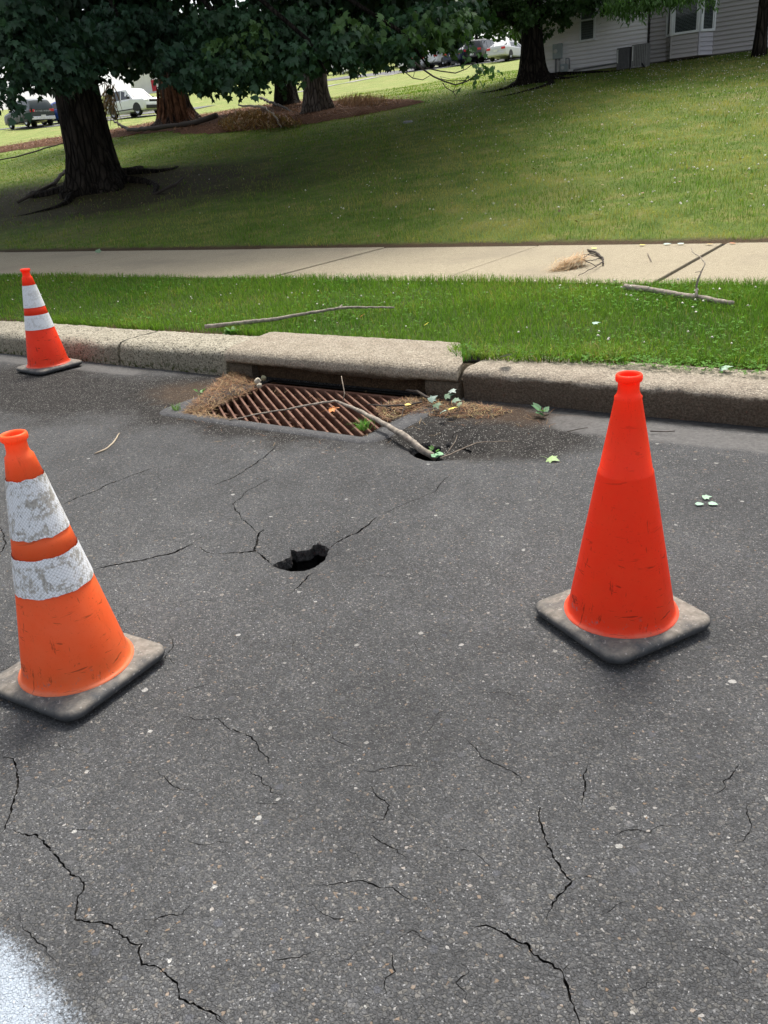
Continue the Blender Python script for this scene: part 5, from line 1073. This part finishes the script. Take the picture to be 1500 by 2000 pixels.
def stick(name, pts, rad, mat, label, cat='stick', zs=None, px=True, sides=8, step=.03, amp=.002, sub=(), group=None):
    q = []
    for i, p in enumerate(pts):
        z = (zs[i] if zs is not None else 0); q.append(tuple(at_z(p[0], p[1], z)) if px else tuple(p))
    q = jag(q, step, amp, 3); n = len(q); R_ = [np.interp(i/(n-1), np.linspace(0, 1, len(rad)), rad) for i in range(n)]
    b = MB().tube(q, R_, sides, .10)
    for s_, r_, z_ in sub:
        w = jag([tuple(at_z(a, b_, zz)) for (a, b_), zz in zip(s_, z_)], step, amp, 5); b.tube(w, [r_*(1-.5*i/len(w)) for i in range(len(w))], 5, .1)
    o = b.build(name, mat, None, True); return tag(o, label, cat, group)
stick('fallen_branch', [(447, 821), (500, 809), (560, 800), (610, 790), (655, 783), (700, 802), (740, 822), (790, 851), (825, 880), (852, 895)], [.003, .004, .005, .0065, .0085, .011, .0125, .014, .016, .017], TWIGG, 'long grey bent branch lying over the grate with its end in the hole', 'branch', [0.005, .01, .02, .035, .055, .05, .045, .03, -.015, -.045], amp=.0018)
stick('fallen_branch', [(400, 638), (450, 633), (490, 629), (540, 623), (600, 612), (660, 602), (700, 600), (770, 601)], [.016, .015, .015, .012, .011, .010, .007, .006], TWIGG, 'long straight grey branch lying on the verge behind the drain', 'branch', [.20, .20, .205, .21, .215, .23, .225, .22], sub=[([(662, 602), (668, 596)], .008, (.23, .24))])
stick('fallen_branch', [(1221, 560), (1270, 566), (1310, 573), (1350, 580), (1370, 582), (1400, 588), (1432, 592)], [.022, .019, .018, .017, .020, .016, .014], TWIGG, 'knobbly pale branch with an upright side twig on the right of the verge', 'branch', [.23]*7, sub=[([(1360, 580), (1360, 560), (1364, 545), (1370, 530)], .010, (.24, .29, .34, .38)), ([(1370, 530), (1377, 515), (1368, 502), (1352, 492), (1350, 485)], .004, (.38, .42, .44, .45, .46)), ([(1370, 530), (1358, 532)], .003, (.38, .39))])
stick('small_stick', [(185, 886), (205, 878), (220, 866), (228, 855), (233, 846)], [.003, .0045, .0045, .004, .003], plain('tan_stick', (.36, .30, .22), .8, .2, var=.2), 'small pale curved stick lying on the asphalt left of the holes', 'stick', [.004]*5)
stick('small_stick', [(667, 735), (670, 752), (673, 768), (670, 783)], [.0025, .003, .003, .003], TWIG, 'thin twig standing upright out of the grate', 'twig', [.10, .07, .03, 0.])
stick('small_stick', [(860, 895), (900, 878), (930, 865), (960, 863), (1002, 862)], [.003, .0028, .0025, .002, .0015], TWIG, 'thin twig trailing right from the hole by the grate', 'twig', [.0, .006, .006, .005, .005], sub=[([(870, 890), (890, 860), (893, 850)], .002, (.0, .04, .05))])
stick('small_stick', [(1270, 842), (1300, 843), (1318, 842)], [.003, .0025, .002], TWIGD, 'thin dark twig on the asphalt just right of the red cone', 'twig', [.004]*3)
stick('small_stick', [(1108, 843), (1130, 838), (1148, 835)], [.002, .002, .0015], TWIGD, 'tiny dark twig left of the red cone top', 'twig', [.003]*3)
stick('small_stick', [(795, 762), (815, 764), (830, 774), (850, 783)], [.006, .007, .008, .007], TWIGD, 'dark short branch lying on the right corner of the grate', 'branch', [.02, .03, .03, .02])
stick('small_stick', [(718, 790), (760, 793), (800, 791), (825, 785)], [.003, .005, .006, .004], TWIGD, 'dark forked twig across the right end of the grate', 'twig', [.005, .012, .012, .02], sub=[([(745, 792), (765, 800), (770, 805)], .003, (.01, .01, .01)), ([(790, 792), (785, 812), (765, 822)], .003, (.01, .008, .005))])
stick('small_stick', [(1265, 495), (1272, 510)], [.004, .004], TWIG, 'tiny curved twig on the sidewalk right of the needle tuft', 'twig', [.21, .21])
stick('pine_twig', [(1148, 488), (1165, 494), (1177, 505), (1178, 516)], [.010, .011, .008, .006], TWIGD, 'forked pine twig ending in a tuft of brown needles on the sidewalk', 'pine twig', [.215]*4,
      sub=[([(1176, 503), (1160, 500), (1140, 497), (1125, 502)], .005, (.22, .24, .25, .24)), ([(1178, 512), (1160, 522), (1145, 530), (1130, 538)], .005, (.22, .23, .22, .21)), ([(1176, 505), (1150, 509), (1130, 505)], .004, (.23, .25, .24)), ([(1165, 521), (1148, 512), (1135, 505)], .004, (.22, .25, .24)), ([(1170, 500), (1152, 495), (1140, 503)], .004, (.23, .26, .25))], amp=.004)
tuft = bpy.data.objects['pine_twig']
c1 = at_z(1128, 508, .25); c2 = at_z(1078, 530, .205); r = np.random.default_rng(5); n = 420; u = r.random(n); mid = c1[None]*(1-u[:, None]*.75)+c2[None]*u[:, None]*.75+r.normal(0, 1, (n, 3))*np.array([.035, .035, .018])
o = straws('needle_tuft', mid, .22, .004, [(.50, .27, .12), (.62, .42, .22), (.38, .24, .13), (.5, .42, .28)], None, None, 9, -.1, az=math.atan2(c2[1]-c1[1], c2[0]-c1[0]), kind='stuff'); o.parent = tuft
# sticks and a log in the bed and under the trees
lg = [spot(425, 240), spot(400, 244), spot(360, 250), spot(320, 254), spot(265, 258)]
def bedstick(pxs, rad, lift, label, mat=TWIGD, cat='log'):
    q = [tuple(spot(a, b_)+np.array([0, 0, l_])) for (a, b_), l_ in zip(pxs, lift)]; return stick('fallen_log' if cat == 'log' else 'fallen_branch', q, rad, mat, label, cat, px=False, step=.3, amp=.03)
bedstick([(426, 246), (395, 250), (350, 256), (300, 262), (252, 264), (225, 258)], [.10, .09, .08, .06, .05, .03], [.35, .25, .2, .2, .2, .5], 'broken dead log lying before the torn red trunk')
bedstick([(575, 226), (555, 221), (530, 215), (510, 210)], [.03, .05, .05, .05], [.1, .2, .3, .45], 'dead branch leaning in front of the dark pine trunk', cat='branch')
bedstick([(0, 318), (60, 305), (110, 292), (125, 290)], [.02, .03, .03, .02], [.1, .12, .15, .2], 'thin dead branch lying on the grass at the far left', cat='branch')
bedstick([(35, 400), (70, 385), (100, 372), (138, 350)], [.03, .05, .045, .02], [.05, .08, .1, .25], 'dark dead branch on the ground left of the big trunk foot', cat='branch')
bedstick([(300, 385), (335, 372), (360, 357)], [.02, .035, .02], [.05, .08, .1], 'dark stick on the ground right of the big trunk foot', cat='branch')
bedstick([(470, 233), (520, 238), (540, 248), (550, 256)], [.03, .04, .03, .02], [.5, .45, .3, .1], 'curved grey stick on top of the dead pine branches', TWIGG, 'branch')
r = np.random.default_rng(31)
# stones by the grate
STN = plain('pale_stone', (.42, .38, .30), .9, .1, var=.3, vs=40, bump=.004)
def stone(px, py, s, label, z=.0, mat=STN):
    p = at_z(px, py, z); bm = MB(); rg = random.Random(int(px)); V = [Vector(v_).normalized() for v_ in [(a, b_, c_) for a in (-1, 0, 1) for b_ in (-1, 0, 1) for c_ in (-1, 0, 1) if (a, b_, c_) != (0, 0, 0)]]
    import bmesh
    m_ = bmesh.new(); [m_.verts.new(v_*s*rg.uniform(.75, 1.15)) for v_ in V]; bmesh.ops.convex_hull(m_, input=m_.verts); me = bpy.data.meshes.new('stone'); m_.to_mesh(me); m_.free()
    o = link('stone', me, mat); o.location = tuple(p+np.array([0, 0, s*.7])); o.rotation_euler = (rg.random(), rg.random(), rg.random()); o.scale = (1, 1, 1.2); return tag(o, label, 'stone', 'stones at the drain')
stone(504, 748, .020, 'pale stone on the back corner of the grate, leftmost of three'); stone(516, 742, .018, 'greenish stone wedged against the kerb behind the grate', mat=plain('green_stone', (.28, .27, .17), .9, .1, var=.3, vs=40)); stone(507, 757, .017, 'pale stone lying on the grate bars, lowest of three')
stone(845, 768, .028, 'broken chunk of concrete at the right foot of the inlet slab', mat=KERB_R)
# leaves lying about
def leafobj(px, py, s, col, label, z=.004, az=0., tilt=(.1, .1), t=LT, tf=LTF, name='fallen_leaf', stem=0, curl=.3, ground=None):
    V = [(p[0]*1., p[1], p[2]*1.2+curl*p[0]**2+curl*.5*(p[1]-.4)**2) for p in t]; b = MB().add([(x*s, y*s, z_*s) for x, y, z_ in V], [tuple(int(i) for i in f_) for f_ in tf])
    if stem: b.tube([(0, 0, 0), (-.05*s, -.3*s, .1*s), (-.2*s, -.75*s, .02*s)], [.0012, .001, .0009], 4)
    o = b.build(name, plain('leaf_colour_%d_%d' % (px, py), col, .55, .3, var=.22, vs=50)); p = at_z(px, py, z); o.location = tuple(p); o.rotation_euler = (tilt[0], tilt[1], az); return tag(o, label, 'leaf', 'fallen leaves')
leafobj(1070, 896, .060, (.24, .34, .14), 'pale green lobed leaf with a long stem on the asphalt left of the red cone', .004, -1.75, (.1, .25), stem=1)
leafobj(1357, 984, .032, (.24, .38, .28), 'pale round leaf on the asphalt, leftmost of three right of the red cone', .004, -1.3, t=LC, tf=LCF); leafobj(1372, 972, .036, (.24, .37, .26), 'pale leaf, middle and farthest of three right of the red cone', .004, -1.0); leafobj(1383, 982, .036, (.26, .40, .30), 'pale pointed leaf, rightmost of three beyond the red cone', .004, -1.7, t=LC, tf=LCF)
leafobj(642, 802, .062, (.62, .22, .07), 'orange brown star shaped leaf lying on the grate bars', .012, -.9, (.25, .2), stem=1)
leafobj(875, 800, .055, (.70, .66, .12), 'yellow green leaf in the litter by the kerb joint', .03, -1., (.2, -.2)); leafobj(862, 806, .050, (.30, .42, .34), 'blue green leaf in front of the yellow one by the kerb joint', .03, -1.9, (.5, .2)); leafobj(790, 790, .040, (.62, .45, .12), 'small golden leaf in the litter at the right of the grate', .02, -1.4, t=LC, tf=LCF)
for i, (a_, b2, s_, c_, l_) in enumerate([(838, 784, .05, (.26, .36, .30), 'dull green leaf drooping beside the concrete chunk'), (868, 776, .05, (.16, .26, .16), 'dark green leaf standing against the kerb joint'), (884, 782, .045, (.20, .30, .20), 'mid green leaf on the needles at the kerb joint'), (880, 762, .04, (.40, .48, .42), 'pale curled leaf leaning on the kerb joint'), (852, 788, .045, (.13, .21, .12), 'dark leaf lying under the kerb end'), (898, 786, .03, (.34, .42, .26), 'small light green leaf right of the kerb joint')]):
    leafobj(a_, b2, s_*1.15, tuple(q_*.62 for q_ in c_), l_, .03 if i != 3 else .06, -.5-i*.5, (.5-.2*i, .3))
leafobj(843, 893, .055, (.14, .30, .16), 'green round leaf in the hole at the branch end', -.02, -.3, t=LC, tf=LCF); leafobj(858, 890, .05, (.17, .33, .18), 'green leaf at the right rim of the hole with the branch', -.01, .5, t=LC, tf=LCF)
for a_, b2, c_, l_ in [(1258, 479, (.62, .55, .10), 'long yellow leaf at the far edge of the sidewalk'), (1295, 477, (.35, .45, .38), 'pale green leaf at the far edge of the sidewalk'), (1325, 477, (.40, .50, .42), 'pale leaf beside the green one at the sidewalk edge'), (1392, 477, (.60, .42, .15), 'tan leaf at the top of the open sidewalk joint'), (1432, 476, (.45, .20, .10), 'brown leaf at the right end of the sidewalk edge'), (1158, 486, (.60, .58, .15), 'yellow green leaf behind the pine twig on the sidewalk')]:
    leafobj(a_, b2, .075, c_, l_, .21, -1.2+(a_ % 7)*.4, (.1, .1), LC, LCF)
leafobj(190, 494, .10, (.16, .24, .14), 'curled green leaf lying at the lawn edge on the left of the sidewalk', .22, .4, (.6, .2)); leafobj(1405, 722, .065, (.22, .33, .24), 'pale green leaf lying on the kerb behind the red cone', .155, -1.2, (.3, .1)); leafobj(1157, 632, .05, (.24, .36, .28), 'pale blue green leaf lying in the verge grass', .22, -1)
leafobj(985, 698, .09, (.10, .18, .09), 'broad dark green leaf drooping over the kerb end', .19, -2.4, (.5, .1), LC, LCF)
leafobj(703, 620, .05, (.45, .12, .04), 'small orange leaf standing in the verge behind the slab', .21, -1.2, (.6, 0)); leafobj(828, 636, .04, (.70, .60, .08), 'small yellow leaf in the verge behind the slab end', .21, -1.2, (.6, 0), LC, LCF)
# weeds
WEED = m_leaf('weed_leaves', trans=.3, rough=.5)
def weed(px, py, n, s, label, z=0., grass=False, col=(.09, .20, .05)):
    p = at_z(px, py, z); r = np.random.default_rng(int(px*7)); t = empty('weed', tuple(p), 0, label, 'weed', 'weeds along the gutter')
    if grass: V, T, C = blades(r.normal(0, s*.28, n), r.normal(0, s*.2, n), np.zeros(n)-.003, r.uniform(.5, 1.1, n)*s, r.uniform(.0025, .005, n), np.array([col])*r.uniform(.7, 1.4, (n, 1)), 1.3, int(px))
    else:
        a = r.uniform(0, 2*pi, n); e = r.uniform(.1, .9, n); tip = np.column_stack([np.cos(a), np.sin(a), e]); V, T, C = leaves(tip*[.01, .01, .02], tip, np.array([0, 0, 1.])+r.normal(0, .3, (n, 3)), s*r.uniform(.6, 1.1, n), np.array([col])*r.uniform(.75, 1.35, (n, 1)), LC*[.75, 1, 1], LCF)
    link('leaves', npmesh('leaves', V, T, C), WEED, t); MB().tube([(0, 0, -.01), (.002, .001, .025)], .0015, 4).build('stem', WEED, t)
weed(712, 838, 70, .065, 'bright grass tuft growing at the near right corner of the grate', grass=True, col=(.14, .30, .06)); weed(343, 800, 26, .05, 'thin grass tuft at the left end of the grate apron', grass=True, col=(.14, .24, .07)); weed(391, 770, 7, .045, 'small leafy weed left of the needle heap')
weed(1060, 808, 7, .055, 'small pale leaved weed at the gutter left of the red cone', col=(.12, .24, .12)); weed(1276, 796, 9, .045, 'low green weed at the kerb foot right of the red cone'); weed(1494, 816, 7, .06, 'green weed at the kerb foot by the right edge'); weed(1066, 775, 5, .03, 'tiny sprout in the kerb crack left of the red cone')
weed(292, 712, 18, .05, 'small grass tuft at the kerb foot, left of the two'); weed(340, 717, 16, .04, 'small grass tuft at the kerb foot, right of the two', grass=True); weed(905, 703, 30, .10, 'long grass blades at the joint between slab and kerb', .15, True, (.07, .17, .03)); weed(455, 652, 24, .055, 'leafy weeds behind the left end of the inlet slab', .15)
weed(848, 884, 4, .03, 'tiny sprout at the rim of the hole', -.01)

CHK = plain('broken_asphalt', (.035, .034, .034), .95, .1, var=.4, vs=60, bump=.004)
for i, (a, b_, s_, z_, l_) in enumerate([(876, 872, .013, -.012, 'broken lump of asphalt at the right of the hole with the branch'), (856, 880, .016, -.06, 'dark asphalt lump inside the hole with the branch'), (624, 1068, .010, -.02, 'broken asphalt crumb at the right rim of the round hole')]):
    stone(a, b_, s_, l_, z_, CHK)

r = np.random.default_rng(77); n = 1500; x = r.uniform(-2.5, -1.35, n); y = 4.0+np.abs(r.normal(.06, .08, n))+.1*sstep(-2.0, -1.4, x); k = (x > -2.42+(4.2-y)*.5) & (y < 4.35); x, y = x[k], y[k]
V, T, C = blades(x, y, np.full(len(x), .142), r.uniform(.04, .10, len(x)), r.uniform(.003, .0055, len(x)), gcol(x, y, r), 1.2, 78)
o = link('overhanging_grass', npmesh('overhanging_grass', V, T, C), GRASS); tag(o, 'thick grass creeping over the kerb just right of the inlet slab', 'grass', kind='stuff')
x = r.uniform(-2.35, -.2, 900); y = 4.03+np.abs(r.normal(.07, .06, 900)); k = (x > -2.42+(4.2-y)*.5); x, y = x[k], y[k]
V, T, C = trefoil(x, y, .15+r.uniform(.0, .04, len(x)), r.uniform(.008, .015, len(x)), np.array([(.10, .21, .045)])*r.uniform(.7, 1.4, (len(x), 1)), r)
o = link('overhanging_clover', npmesh('overhanging_clover', V, T, C), GRASS); tag(o, 'clover leaves hanging over the back edge of the right kerb', 'clover', kind='stuff')
